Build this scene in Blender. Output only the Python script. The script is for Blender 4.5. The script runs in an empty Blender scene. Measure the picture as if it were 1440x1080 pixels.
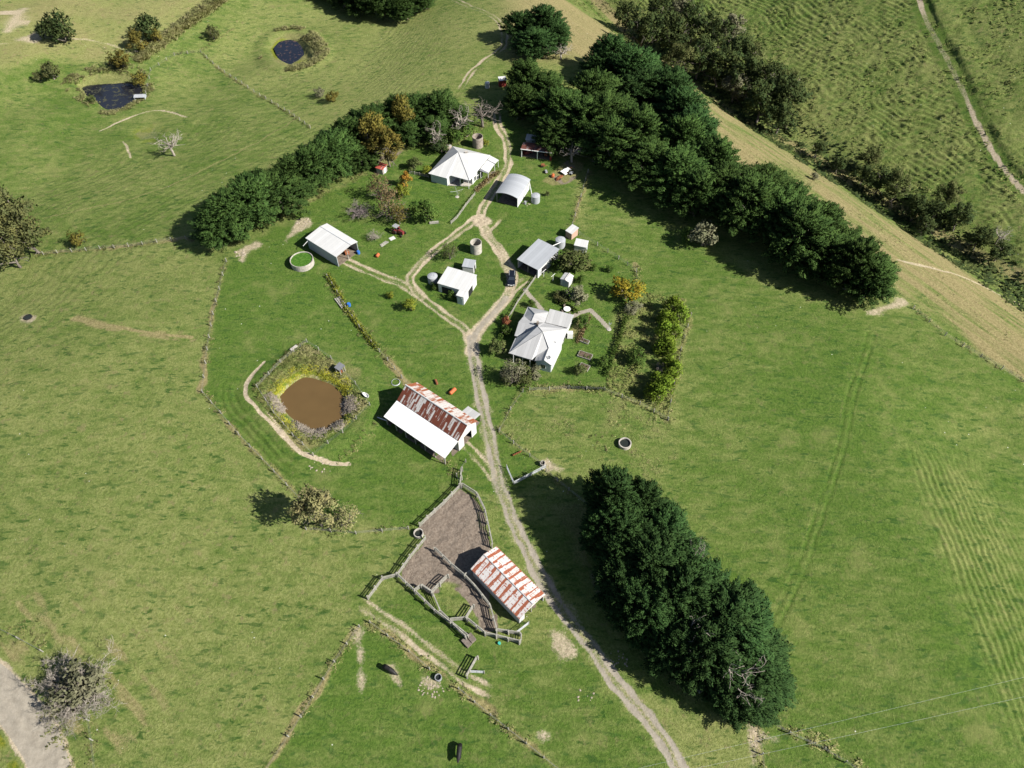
import bpy, math, random
import numpy as np
from mathutils import Vector, Matrix

S = bpy.context.scene
COL = S.collection
rng = np.random.default_rng(7)
random.seed(7)
PI = math.pi
R = math.radians

# ------------------------------------------------------------------ camera geometry
F = 1033.0; TH = R(52.0); CAMZ = 130.0
CT, ST = math.cos(TH), math.sin(TH)

# ------------------------------------------------------------------ noise
def _hash(ix, iy, seed):
    h = (ix.astype(np.int64) * 374761393 + iy.astype(np.int64) * 668265263 + seed * 1274126177) & 0xffffffff
    h = ((h ^ (h >> 13)) * 1274126177) & 0xffffffff
    h = h ^ (h >> 16)
    return (h & 0xffffff) / float(0xffffff)
def vnoise(x, y, seed=0):
    x = np.asarray(x, float); y = np.asarray(y, float)
    ix = np.floor(x); iy = np.floor(y); fx = x - ix; fy = y - iy
    fx = fx*fx*(3-2*fx); fy = fy*fy*(3-2*fy)
    a = _hash(ix, iy, seed); b = _hash(ix+1, iy, seed); c = _hash(ix, iy+1, seed); d = _hash(ix+1, iy+1, seed)
    return (a*(1-fx)+b*fx)*(1-fy) + (c*(1-fx)+d*fx)*fy
def fbm(x, y, seed=0, oct=3):
    v = 0; a = .5; t = 0
    for o in range(oct):
        v = v + a*vnoise(np.asarray(x)*2**o + 17.3*o, np.asarray(y)*2**o - 9.1*o, seed+o); t += a; a *= .5
    return v/t
def sm(a, b, x):
    t = np.clip((np.asarray(x, float)-a)/(b-a), 0, 1); return t*t*(3-2*t)

# ------------------------------------------------------------------ terrain height
def _table(xs, zs, w):
    X = np.arange(xs[0], xs[-1], .5); Z = np.interp(X, xs, zs)
    k = np.ones(int(w/.5)); k /= k.size
    P = np.pad(Z, k.size, mode='edge'); P = np.convolve(np.convolve(P, k, 'same'), k, 'same')
    return X, P[k.size:-k.size]
GX, GZ = _table([-900,130,150,165,180,192,200,207,218,240,330,430,900], [0,0,-1,-4,-9,-16,-20,-20,-15,-7,30,64,95], 6)
QX, QZ = _table([-900,150,172,200,235,258,285,330,400,900], [0,0,-1.5,-6,-11,-12.5,-10,-2,4,10], 10)
def zb(x, y):
    x = np.asarray(x, float); y = np.asarray(y, float)
    s = .84*x + .54*y; q = .7071*(y - x)
    z = np.interp(s + 5*(fbm(x/45, y/45, 5, 2)-.5), GX, GZ)
    z = z + np.interp(q, QX, QZ) * sm(8, -55, x)
    e = (x - 79)/4.0
    z = z - .20*4.0*np.log1p(np.exp(np.clip(e, -30, 30)))*sm(112, 88, y)*sm(170, 120, s)*(1-sm(140, 220, x))
    z = z - .0035*np.clip(-x-70, 0, 60)**1.6 * sm(160, 130, y)
    z = z + 1.1*(fbm(x/60, y/60, 11, 2)-.5) + 5.0*(fbm(x/34, y/34, 15, 2)-.5)*sm(190, 235, q)*sm(-20, -60, x)
    return z
def ray(px, py):
    u = (px-720)/F; v = (540-py)/F
    return u, CT+v*ST, -ST+v*CT
def at(px, py, h=0.0):
    dx, dy, dz = ray(px, py)
    t = CAMZ/-dz
    for _ in range(40):
        t = .5*t + .5*(CAMZ - (float(zb(dx*t, dy*t)) + h))/-dz
    return Vector((dx*t, dy*t, CAMZ+dz*t))
def atz(px, py, z):
    dx, dy, dz = ray(px, py); t = (CAMZ-z)/-dz
    return Vector((dx*t, dy*t, z))
def gz(x, y): return float(zb(x, y))
def xy(pts):
    return np.array([[*at(*p)[:2]] for p in pts])
def dense(P, step=2.0, smooth=2):
    P = np.asarray(P, float)
    for _ in range(smooth):                       # Chaikin keeps the ends
        Q = [P[0]]
        for a, b in zip(P[:-1], P[1:]): Q += [a*.75+b*.25, a*.25+b*.75]
        Q.append(P[-1]); P = np.array(Q)
    return P
def dist_poly(X, Y, P, pad):
    """distance, arclength and signed side to a polyline, inf outside its padded box"""
    d = np.full(X.shape, 1e3); al = np.zeros(X.shape); sd = np.zeros(X.shape)
    acc = 0
    for a, b in zip(P[:-1], P[1:]):
        L = np.hypot(*(b-a))
        if L < 1e-6: continue
        m = (X > min(a[0], b[0])-pad) & (X < max(a[0], b[0])+pad) & (Y > min(a[1], b[1])-pad) & (Y < max(a[1], b[1])+pad)
        i = np.nonzero(m)
        if i[0].size:
            ux, uy = (b-a)/L
            x = X[i]-a[0]; y = Y[i]-a[1]
            t = np.clip(x*ux+y*uy, 0, L); dd = np.hypot(x-t*ux, y-t*uy)
            k = dd < d[i]
            j = tuple(q[k] for q in i)
            d[j] = dd[k]; al[j] = acc+t[k]; sd[j] = np.sign(x[k]*uy-y[k]*ux)
        acc += L
    return d, al, sd
def inside(X, Y, P):
    c = np.zeros(X.shape, bool)
    n = len(P)
    x0, y0 = P.min(0); x1, y1 = P.max(0)
    i = np.nonzero((X >= x0) & (X <= x1) & (Y >= y0) & (Y <= y1))
    x = X[i]; y = Y[i]; r = np.zeros(x.shape, bool)
    for k in range(n):
        a = P[k]; b = P[(k+1) % n]
        if a[1] == b[1]: continue
        r ^= ((a[1] > y) != (b[1] > y)) & (x < (b[0]-a[0])*(y-a[1])/(b[1]-a[1])+a[0])
    c[i] = r
    return c
def sdist(X, Y, P, pad=12):
    """signed distance to a polygon: negative inside"""
    d, _, _ = dist_poly(X, Y, np.vstack([P, P[:1]]), pad)
    ins = inside(X, Y, P)
    return np.where(ins, -np.minimum(d, pad), np.minimum(d, pad))

# ------------------------------------------------------------------ object helpers
def link(o, parent=None):
    COL.objects.link(o)
    if parent is not None: o.parent = parent
    return o
def tag(o, label=None, cat=None, group=None, kind=None):
    if label: o['label'] = label
    if cat: o['category'] = cat
    if group: o['group'] = group
    if kind: o['kind'] = kind
    return o
def empty(name, loc=(0, 0, 0), rz=0.0):
    o = bpy.data.objects.new(name, None); o.location = loc; o.rotation_euler = (0, 0, rz); o.empty_display_size = .5
    return link(o)
def np_mesh(name, V, Fq, smooth=False):
    """mesh from numpy: Fq is (n,3) or (n,4)"""
    m = bpy.data.meshes.new(name)
    n, k = Fq.shape
    m.vertices.add(len(V)); m.vertices.foreach_set('co', np.ascontiguousarray(V, np.float32).ravel())
    m.loops.add(n*k); m.loops.foreach_set('vertex_index', np.ascontiguousarray(Fq, np.int32).ravel())
    m.polygons.add(n); m.polygons.foreach_set('loop_start', np.arange(0, n*k, k, dtype=np.int32))
    if smooth: m.polygons.foreach_set('use_smooth', np.ones(n, bool))
    m.update(calc_edges=True)
    return m
def mobj(name, mesh, mat=None, parent=None, loc=None, rz=None):
    if mat is not None and not mesh.materials: mesh.materials.append(mat)
    o = bpy.data.objects.new(name, mesh)
    if loc is not None: o.location = loc
    if rz is not None: o.rotation_euler = (0, 0, rz)
    return link(o, parent)
def copy_tree(o, parent=None):
    c = o.copy(); link(c)
    if parent is not None: c.parent = parent
    for ch in list(o.children):
        copy_tree(ch, c)
    return c

class MB:
    """collects polygons (with metre UVs) and links them as one mesh object"""
    def __init__(s): s.v = []; s.f = []; s.uv = []
    def poly(s, pts, uvs=None):
        i = len(s.v); pts = [Vector(p) for p in pts]; s.v += pts; s.f.append(tuple(range(i, i+len(pts))))
        if uvs is None:
            e = (pts[1]-pts[0]); e = e.normalized() if e.length > 1e-9 else Vector((1, 0, 0))
            n = Vector((0, 0, 0))
            for a, b, c in zip(pts, pts[1:]+pts[:1], pts[2:]+pts[:2]): n += (b-a).cross(c-b)
            n = n.normalized() if n.length > 1e-12 else Vector((0, 0, 1))
            g = n.cross(e)
            uvs = [((p-pts[0]).dot(e), (p-pts[0]).dot(g)) for p in pts]
        s.uv += uvs
        return s
    def box(s, cx, cy, z0, lx, ly, lz, rz=0.0, taper=1.0):
        c, n = math.cos(rz), math.sin(rz)
        def P(x, y, z): return (cx+x*c-y*n, cy+x*n+y*c, z)
        a, b = lx/2, ly/2; ta, tb = a*taper, b*taper; z1 = z0+lz
        B = [P(-a,-b,z0), P(a,-b,z0), P(a,b,z0), P(-a,b,z0)]; T = [P(-ta,-tb,z1), P(ta,-tb,z1), P(ta,tb,z1), P(-ta,tb,z1)]
        s.poly(B[::-1]); s.poly(T)
        for k in range(4): s.poly([B[k], B[(k+1) % 4], T[(k+1) % 4], T[k]])
        return s
    def prism(s, pts, dz):
        """polygon pts (3D, counter-clockwise from above) thickened downward by dz"""
        pts = [Vector(p) for p in pts]; lo = [p-Vector((0, 0, dz)) for p in pts]
        s.poly(pts); s.poly(lo[::-1])
        n = len(pts)
        for k in range(n): s.poly([pts[(k+1) % n], pts[k], lo[k], lo[(k+1) % n]])
        return s
    def extrude(s, pts, off):
        pts = [Vector(p) for p in pts]; off = Vector(off); lo = [p+off for p in pts]; n = len(pts)
        s.poly(pts); s.poly(lo[::-1])
        for k in range(n): s.poly([pts[(k+1) % n], pts[k], lo[k], lo[(k+1) % n]])
        return s
    def tube(s, pts, rad, seg=6, cap=True):
        pts = [Vector(p) for p in pts]; n = len(pts)
        rad = rad if hasattr(rad, '__len__') else [rad]*n
        rings = []; i0 = len(s.v)
        up = Vector((0, 0, 1))
        ln = 0
        for k, p in enumerate(pts):
            d = (pts[min(k+1, n-1)]-pts[max(k-1, 0)])
            d = d.normalized() if d.length > 1e-9 else Vector((0, 0, 1))
            a = d.cross(up if abs(d.z) < .95 else Vector((1, 0, 0))).normalized(); b = d.cross(a)
            for j in range(seg):
                t = 2*PI*j/seg; s.v.append(p+(a*math.cos(t)+b*math.sin(t))*rad[k])
        for k in range(n-1):
            L = (pts[k+1]-pts[k]).length
            for j in range(seg):
                j2 = (j+1) % seg
                s.f.append((i0+k*seg+j, i0+k*seg+j2, i0+(k+1)*seg+j2, i0+(k+1)*seg+j))
                w = 2*PI*rad[k]/seg
                s.uv += [(j*w, ln), ((j+1)*w, ln), ((j+1)*w, ln+L), (j*w, ln+L)]
            ln += L
        if cap:
            s.f.append(tuple(i0+j for j in range(seg))[::-1]); s.uv += [(0, 0)]*seg
            s.f.append(tuple(i0+(n-1)*seg+j for j in range(seg))); s.uv += [(0, 0)]*seg
        return s
    def lathe(s, prof, seg=24, c=(0, 0, 0)):
        i0 = len(s.v); n = len(prof)
        for r, z in prof:
            for j in range(seg):
                t = 2*PI*j/seg; s.v.append(Vector((c[0]+r*math.cos(t), c[1]+r*math.sin(t), c[2]+z)))
        for k in range(n-1):
            for j in range(seg):
                j2 = (j+1) % seg
                s.f.append((i0+k*seg+j, i0+k*seg+j2, i0+(k+1)*seg+j2, i0+(k+1)*seg+j))
                r = max(prof[k][0], prof[k+1][0]); w = 2*PI*r/seg
                s.uv += [(j*w, prof[k][1]), ((j+1)*w, prof[k][1]), ((j+1)*w, prof[k+1][1]), (j*w, prof[k+1][1])]
        if prof[0][0] > 1e-4: s.f.append(tuple(i0+j for j in range(seg))[::-1]); s.uv += [(0, 0)]*seg
        if prof[-1][0] > 1e-4: s.f.append(tuple(i0+(n-1)*seg+j for j in range(seg))); s.uv += [(0, 0)]*seg
        return s
    def build(s, name, mat, parent=None, loc=None, rz=None, smooth=False):
        m = bpy.data.meshes.new(name); m.from_pydata([tuple(v) for v in s.v], [], s.f)
        if len(s.uv) == len(m.loops):
            l = m.uv_layers.new(name='UVMap'); l.data.foreach_set('uv', np.array(s.uv, np.float32).ravel())
        if smooth: m.polygons.foreach_set('use_smooth', np.ones(len(m.polygons), bool))
        m.update()
        return mobj(name, m, mat, parent, loc, rz)

# ------------------------------------------------------------------ material helpers
class NT:
    def __init__(s, name):
        s.m = bpy.data.materials.new(name); s.m.use_nodes = True
        s.t = s.m.node_tree; s.t.nodes.clear()
        s.out = s.n('ShaderNodeOutputMaterial')
    def n(s, typ, **kw):
        o = s.t.nodes.new(typ)
        for k, v in kw.items(): setattr(o, k, v)
        return o
    def l(s, a, b): s.t.links.new(a, b)
    def put(s, inp, v):
        if hasattr(v, 'links') or isinstance(v, bpy.types.NodeSocket): s.l(v, inp)
        else: inp.default_value = v
    def math(s, op, a, b=None, c=None, clamp=False):
        o = s.n('ShaderNodeMath', operation=op, use_clamp=clamp); s.put(o.inputs[0], a)
        if b is not None: s.put(o.inputs[1], b)
        if c is not None: s.put(o.inputs[2], c)
        return o.outputs[0]
    def noise(s, vec, scale, detail=2.0, rough=.55, dist=0.0):
        o = s.n('ShaderNodeTexNoise'); s.put(o.inputs['Vector'], vec); o.inputs['Scale'].default_value = scale
        o.inputs['Detail'].default_value = detail; o.inputs['Roughness'].default_value = rough; o.inputs['Distortion'].default_value = dist
        return o.outputs['Fac']
    def mix(s, fac, a, b, blend='MIX'):
        o = s.n('ShaderNodeMix', data_type='RGBA', blend_type=blend); s.put(o.inputs[0], fac)
        s.put(o.inputs[6], a if not isinstance(a, tuple) else (*a[:3], 1)); s.put(o.inputs[7], b if not isinstance(b, tuple) else (*b[:3], 1))
        return o.outputs[2]
    def ramp(s, fac, lo, hi, a=0.0, b=1.0):
        o = s.n('ShaderNodeMapRange', interpolation_type='SMOOTHSTEP'); s.put(o.inputs[0], fac)
        s.put(o.inputs[1], lo); s.put(o.inputs[2], hi); o.inputs[3].default_value = a; o.inputs[4].default_value = b
        return o.outputs[0]
    def bump(s, h, strength=.5, dist=.1, normal=None):
        o = s.n('ShaderNodeBump'); s.put(o.inputs['Strength'], strength); o.inputs['Distance'].default_value = dist; s.put(o.inputs['Height'], h)
        if normal is not None: s.l(normal, o.inputs['Normal'])
        return o.outputs[0]
    def bsdf(s, col, rough=.8, spec=.3, metal=0.0, normal=None, trans=None):
        o = s.n('ShaderNodeBsdfPrincipled'); s.put(o.inputs['Base Color'], col if not isinstance(col, tuple) else (*col[:3], 1))
        s.put(o.inputs['Roughness'], rough); s.put(o.inputs['Specular IOR Level'], spec); s.put(o.inputs['Metallic'], metal)
        if normal is not None: s.l(normal, o.inputs['Normal'])
        r = o.outputs[0]
        if trans is not None:
            tb = s.n('ShaderNodeBsdfTranslucent'); s.put(tb.inputs[0], col if not isinstance(col, tuple) else (*col[:3], 1))
            mx = s.n('ShaderNodeMixShader'); mx.inputs[0].default_value = trans; s.l(r, mx.inputs[1]); s.l(tb.outputs[0], mx.inputs[2]); r = mx.outputs[0]
        s.l(r, s.out.inputs[0])
        return s.m
    def obj(s): return s.n('ShaderNodeTexCoord').outputs['Object']
    def pos(s): return s.n('ShaderNodeNewGeometry').outputs['Position']
    def uv(s): return s.n('ShaderNodeTexCoord').outputs['UV']
    def rand(s): return s.n('ShaderNodeObjectInfo').outputs['Random']
def plain(name, col, rough=.7, spec=.3, metal=0.0, var=.25, scale=3.0, bump=0.0):
    t = NT(name); p = t.obj(); f = t.noise(p, scale, 4, .65)
    c = t.mix(t.ramp(f, .3, .72), tuple(x*(1-var) for x in col), tuple(min(1, x*(1+var)) for x in col))
    nm = t.bump(t.noise(p, scale*6, 2), bump, .02) if bump else None
    return t.bsdf(c, rough, spec, metal, nm)
# ------------------------------------------------------------------ camera, sun and sky
cam = bpy.data.cameras.new('camera'); co = link(bpy.data.objects.new('camera', cam))
co.location = (0, 0, CAMZ); co.rotation_euler = (PI/2-TH, 0, 0)
cam.sensor_fit = 'HORIZONTAL'; cam.sensor_width = 36; cam.lens = 36*F/1440; cam.clip_end = 5000; cam.clip_start = 1
S.camera = co
SUN_EL, SAZ = R(38.5), R(-22)                     # towards the sun: east and a little towards the camera
sd = Vector((math.cos(SUN_EL)*math.cos(SAZ), math.cos(SUN_EL)*math.sin(SAZ), math.sin(SUN_EL)))
sl = bpy.data.lights.new('sun', 'SUN'); sl.energy = 5.0; sl.angle = R(.53); sl.color = (1, .955, .88)
so = link(bpy.data.objects.new('sun', sl)); so.location = (150, -50, 200); so.rotation_euler = sd.to_track_quat('Z', 'Y').to_euler()
w = bpy.data.worlds.new('World'); S.world = w; w.use_nodes = True
nt = w.node_tree; nt.nodes.clear()
sk = nt.nodes.new('ShaderNodeTexSky'); sk.sky_type = 'NISHITA'; sk.sun_disc = False; sk.sun_elevation = SUN_EL
sk.sun_rotation = math.atan2(sd.x, sd.y); sk.altitude = 200
bg = nt.nodes.new('ShaderNodeBackground'); bg.inputs[1].default_value = .05
wo = nt.nodes.new('ShaderNodeOutputWorld'); nt.links.new(sk.outputs[0], bg.inputs[0]); nt.links.new(bg.outputs[0], wo.inputs[0])
S.view_settings.view_transform = 'Standard'; S.view_settings.look = 'None'; S.view_settings.gamma = 1; S.view_settings.exposure = .96
S.render.engine = 'CYCLES'; S.cycles.max_bounces = 4; S.cycles.diffuse_bounces = 1; S.cycles.transparent_max_bounces = 4
S.cycles.use_denoising = True
# ------------------------------------------------------------------ lines and areas of the ground, traced to world metres
L_drive = dense(xy([(1090,1330),(1030,1220),(966,1100),(957,1080),(932,1040),(905,1005),(870,965),(832,910),(800,868),(772,830),(745,783),(722,735),(706,692),(693,642),(685,600),(677,560),(667,510),(662,476)]))
L_drive2 = dense(xy([(663,492),(668,466),(695,440),(715,415),(722,397),(718,380),(706,358),(693,340),(682,324),(676,311)]))
L_drive3 = dense(xy([(676,311),(678,293),(687,280),(700,258),(711,242),(715.5,224),(714,205),(709,190),(698,172),(700,150)]))
L_loop = dense(xy([(661,480),(655,464),(642,455.6),(624,442),(602,425),(587,411),(578,398),(578,387),(588,373),(604,358),(624,342),(647,324),(664,311),(676,305)]))
L_shed = dense(xy([(474,358),(504,375.5),(531,387),(558,396),(580,408),(592,418)]))
L_carport = dense(xy([(708,300),(690,316),(684,326)]))
L_car2 = dense(xy([(742,390),(728,402),(716,416)]))
L_barn = dense(xy([(643,615),(649,621),(663,634),(678,652),(692,668)]))
L_yard = dense(xy([(495,838),(510,849),(550,876),(600,912),(646,950),(680,968),(705,982)]))
L_cow = dense(xy([(372,508),(355,527),(342.5,547),(347,562),(370,583),(395,611),(418,636),(435,645),(460,651),(490,655)]))
L_road = dense(xy([(-160,885),(-90,905),(-40,940),(-10,962),(20,992),(46,1025),(64,1060),(72,1090),(76,1130),(82,1260)]))
L_far = dense(xy([(642,135),(652,118),(664,100),(680,86),(700,74),(712,58),(706,35),(690,20),(660,10),(620,-10)]))
L_far2 = dense(xy([(700,74),(725,66),(740,55),(742,40)]))
L_rut = dense(xy([(1226,470),(1210,520),(1196,560),(1187,622),(1172,666),(1152,724),(1133,786),(1108,839),(1090,880)]))
L_path1 = dense(xy([(738,407),(746,417),(762,435)]), smooth=0)
L_path2 = dense(xy([(806,445),(815,440),(830,436),(845,450),(856,462)]), smooth=0)
L_hill = dense(xy([(1290,-10),(1300,25),(1325,70),(1350,120),(1368,160),(1390,205),(1420,250),(1450,278)]))
L_ridge = dense(xy([(820,0),(850,28),(895,68),(960,112),(1010,150),(1100,205),(1170,250),(1250,300),(1330,352),(1440,412)]))
L_straw2 = dense(xy([(1262,365),(1320,380),(1380,400),(1450,435)]))
L_conc = dense(xy([(1180,330),(1260,372),(1330,400)]))
L_tl = dense(xy([(0,62),(50,52),(130,55),(170,68),(190,76)]))
L_tl2 = dense(xy([(-10,25),(20,12),(40,-10)]))
L_basin = dense(xy([(140,184),(165,172),(200,158),(232,154),(262,165)]))
L_basin2 = dense(xy([(172,198),(182,212),(184,222)]))
L_left_bank = dense(xy([(105,447),(160,462),(220,470),(270,475)]))
L_midline = dense(xy([(60,307),(160,287),(240,262),(320,222),(380,190),(415,168)]))

P_dam = dense(xy([(392,553),(404,540),(420,528),(432,526),(452,531),(470,538),(483,552),(484,566),(484,585),(470,597),(452,602),(440,606),(425,600),(410,588),(397,573)]), smooth=2)
P_pondA = dense(xy([(106,118),(118,110),(135,103),(158,100),(178,103),(193,110),(200,122),(196,133),(180,143),(170,152),(150,152),(138,140),(122,132)]), smooth=2)
P_pondB = dense(xy([(388,70),(396,58),(410,53),(422,58),(440,76),(432,84),(408,92),(394,82)]), smooth=2)
P_bog = dense(xy([(182,188),(200,178),(222,175),(228,190),(215,203),(198,200)]), smooth=2)
P_mud = dense(xy([(646,688),(664,694),(680,718),(689,750),(692,775),(680,795),(668,800),(690,835),(700,862),(701,884),(690,890),(682,891),(664,869),(670,862),(655,843),(640,830),(625,826),(617,840),(600,836),(594,826),(583,829),(559,809),(576,786),(598,757),(587,748),(591,739),(610,720)]), smooth=1)
P_mudhole = dense(xy([(626,836),(650,838),(655,852),(648,866),(632,868),(616,856),(608,840)]), smooth=1)
P_bare = [dense(xy(p), smooth=1) for p in (
    [(498,882),(508,880),(516,895),(514,912),(510,930),(516,960),(510,980),(503,972),(500,940),(504,915),(497,900)],
    [(545,937),(552,935),(566,962),(560,968)],
    [(768,880),(790,888),(815,910),(812,930),(790,930),(772,915)],
    [(1222,434),(1245,424),(1270,418),(1286,430),(1262,436),(1236,442),(1215,444)],
    [(328,355),(345,345),(365,335),(372,345),(350,355),(340,372)],
    [(410,318),(425,304),(438,303),(442,318),(425,326),(405,335),(408,345),(398,340)],
    [(1045,1005),(1058,1003),(1066,1018),(1082,1030),(1100,1040),(1075,1042),(1066,1075),(1054,1070),(1053,1030)],
    [(760,645),(772,640),(786,650),(790,662),(775,664),(762,656)],
    [(25,446),(38,438),(52,444),(48,454),(34,458),(26,453)],
    [(594,955),(606,950),(622,962),(624,974),(606,976),(596,966)],
    [(755,1032),(766,1026),(774,1040),(764,1046)],
    [(-5,30),(30,8),(48,12),(44,36),(12,52)], [(15,60),(60,40),(75,44),(50,62)],
    [(652,800),(664,800),(672,810),(664,818),(650,814)])]
P_under_hedge = dense(xy([(760,700),(830,690),(900,770),(960,870),(1030,980),(960,1000),(900,940),(830,850)]), smooth=1)
P_gard = [dense(xy(p), smooth=1) for p in (
    [(690,240),(700,238),(702,246),(678,268),(670,272),(668,262)],
    [(792,478),(812,446),(825,441),(830,446),(812,478)],
    [(760,255),(800,222),(825,230),(805,258),(775,262)],
    [(536,214),(565,196),(575,205),(545,235),(528,250),(525,240)])]
# paddocks as areas: (polygon, dry, lush); dry on the left partly paints in front-lit brightness
A_yard = xy([(318,368),(300,440),(285,550),(335,610),(440,722),(575,742),(650,690),(720,690),(770,655),(880,560),(945,560),(965,450),(895,400),(820,335),(800,240),(700,150),(600,200),(430,290)])
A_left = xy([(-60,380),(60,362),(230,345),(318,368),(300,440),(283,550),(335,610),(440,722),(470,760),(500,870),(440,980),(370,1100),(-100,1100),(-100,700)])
A_rect = xy([(716,585),(745,548),(850,545),(945,590),(960,640),(905,700),(830,670),(790,655),(762,650),(700,605)])
A_gard = xy([(868,440),(905,410),(965,420),(968,470),(950,560),(935,590),(850,545)])
A_rightp = xy([(895,400),(820,335),(830,240),(950,330),(1110,420),(1240,440),(1300,440),(1450,520),(1450,1100),(1050,1100),(1060,1000),(930,700),(960,560),(970,450)])
A_bl = xy([(510,870),(640,960),(810,1100),(360,1100),(440,990),(500,890)])
A_br = xy([(560,830),(700,900),(800,900),(960,1090),(820,1100),(680,970),(520,850)])
A_bm = xy([(900,985),(1060,1000),(1075,1100),(960,1100)])
A_pondb = xy([(285,75),(300,60),(360,0),(700,0),(690,130),(640,140),(500,160),(430,190),(430,175),(340,118)])
A_tl = xy([(-40,-20),(320,-20),(240,50),(150,90),(60,80),(-40,110)])
A_ul = xy([(-60,100),(150,90),(285,80),(430,190),(480,200),(280,330),(60,350),(-60,360)])

def grid_axis(segs):
    v = []
    for a, b, st in segs: v.append(np.arange(a, b, st))
    return np.concatenate(v)
gxs = np.concatenate([[-2600,-1800,-1200,-800,-600,-450], grid_axis([(-360,-180,6.),(-180,-130,.7),(-130,-95,.45),(-95,100,.34),(100,150,.45),(150,230,.7),(230,420,6.)]), [420,600,800,1200,1800,2600]])
gys = np.concatenate([[-2000,-1200,-600,-300,-150,-80,-40,-20,0], grid_axis([(4,20,2.),(20,150,.33),(150,215,.4),(215,330,.62),(330,460,6.)]), [460,600,800,1200,1800,2800]])
GXX, GYY = np.meshgrid(gxs, gys)
X = GXX.ravel(); Y = GYY.ravel()
Z0 = zb(X, Y)
Sx = .84*X+.54*Y; Qx = .7071*(Y-X)
n1 = fbm(X/9, Y/9, 21, 3); n2 = fbm(X/2.2, Y/2.2, 31, 2); n3 = vnoise(X/.8, Y/.8, 41)
wx = X + 1.6*(fbm(X/4, Y/4, 51, 2)-.5); wy = Y + 1.6*(fbm(X/4, Y/4, 61, 2)-.5)   # ragged edges
Z = Z0.copy()
# terracettes: benches along the contour
hillm = sm(205, 216, Sx)
def terr(mask, step, amp, seed, warp, wl):
    global Z
    ph = (Z0 + warp*(fbm(X/wl, Y/wl, seed, 2)-.5) + step*.55*(n2-.5))/step
    a = .35 + .9*fbm(X/13, Y/13, seed+3, 2)
    Z += mask*amp*a*np.sin(2*PI*ph)
terr(hillm*sm(.30,.55,fbm(X/10, Y/10, 74, 2)), .66, .24, 71, 2.2, 10)
terr(sm(150,160,Sx)*sm(193,184,Sx), .55, .055, 73, .8, 12)
terr(sm(150,175,Qx)*sm(-15,-40,X), .42, .055, 75, .5, 14)
m4 = sm(80,85,X+3*(n1-.5))*sm(92,76,Y+8*(n1-.5))*sm(22,28,Y)*sm(1.0,.8,X/112)
ph4 = (Z0+.30*(fbm(X/9, Y/9, 77, 2)-.5)+.10*(n2-.5)+.10*(n1-.5))/.23; a4 = .4+.9*fbm(X/11, Y/11, 80, 2); Z += m4*.14*a4*np.sin(2*PI*ph4); s4 = m4*a4*sm(.2,-.8,np.sin(2*PI*ph4+.9))
m5 = sm(-50,-62,X)*sm(62,50,Y)
Z += m5*.05*np.sin(2*PI*(X*.6+Y*.75+3*n1)/1.9)*sm(.35,.6,n1)
# small relief
Z += .10*(n2-.5) + .05*(n3-.5)*sm(-5,5,200-np.abs(X))
Z += hillm*(.5*(n1-.5) + .42*(n2-.5)+.16*(n3-.5))

# masks
dry = np.zeros(X.shape); lush = np.zeros(X.shape); tan = np.zeros(X.shape); dirt = np.zeros(X.shape)
grav = np.zeros(X.shape); mud = np.zeros(X.shape); moss = np.zeros(X.shape); rough = np.zeros(X.shape)
obj_id = np.zeros(X.shape, np.int8)
def area(P, val, arr, soft=1.5):
    d = sdist(wx, wy, P, 8)
    k = sm(soft, -soft, d)
    arr += (val-arr)*k
base_d = .42
dry += base_d
for P, dv, lv in ((A_rightp,.28,.34),(A_ul,.50,.30),(A_pondb,.66,.05),(A_tl,.95,0),(A_left,.60,.10),(A_yard,.25,.55),(A_rect,.44,.2),(A_gard,.48,.2),(A_bl,.30,.5),(A_br,.32,.45),(A_bm,.75,.05)):  # left paddocks: dryness raised also to put front-lit brightness into the grass colour
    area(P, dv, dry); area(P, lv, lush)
dry = np.where(hillm > .5, .52+.3*(n1-.5), dry); lush = np.where(hillm > .5, .12, lush)
slope = sm(150,157,Sx+6*(n1-.5))*sm(198,190,Sx)*sm(-40,20,X+30*(n1-.5))
strk = fbm((X*.54-Y*.84)/14, Sx/1.3, 87, 2); tan += slope*(-.05+.35*n1+1.15*strk); Z += slope*.25*(strk-.5)
kt = sm(2,-3,sdist(wx, wy, A_tl, 8)); tan = np.maximum(tan, kt*(.22+.4*n1))
tan = np.maximum(tan, .75*sm(225,250,Y-.15*X)*sm(-25,10,X)*sm(196,188,Sx))
tan = np.maximum(tan, .55*sm(150,158,Sx)*sm(120,110,Y)*sm(193,186,Sx))
dR,_,sR = dist_poly(X+.4*(wx-X), Y+.4*(wy-Y), L_ridge, 14)
tan = np.maximum(tan, .85*sm(1.5,3,dR)*sm(9,6,dR)*(Sx > 168)*(sR < 0)*(.5+.6*n1))
kR = sm(1.1,.35,dR+.7*(n2-.5)); lush = np.maximum(lush, .95*kR); tan *= 1-.9*kR; Z -= .16*kR
dry = np.maximum(dry, .62*m4*(.5+.5*n1)); dry = dry*(1-.55*s4); tan = np.maximum(tan, .14*m4*(1-s4)*n1*1.4); dry = np.maximum(dry, m5*.8*(.4+.6*n1)); tan = np.maximum(tan, .62*m5*sm(.45,.75,fbm((X*.75-Y*.6)/6, (X*.6+Y*.75)/1.6, 97, 3)))
lush *= 1-.6*m4

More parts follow.
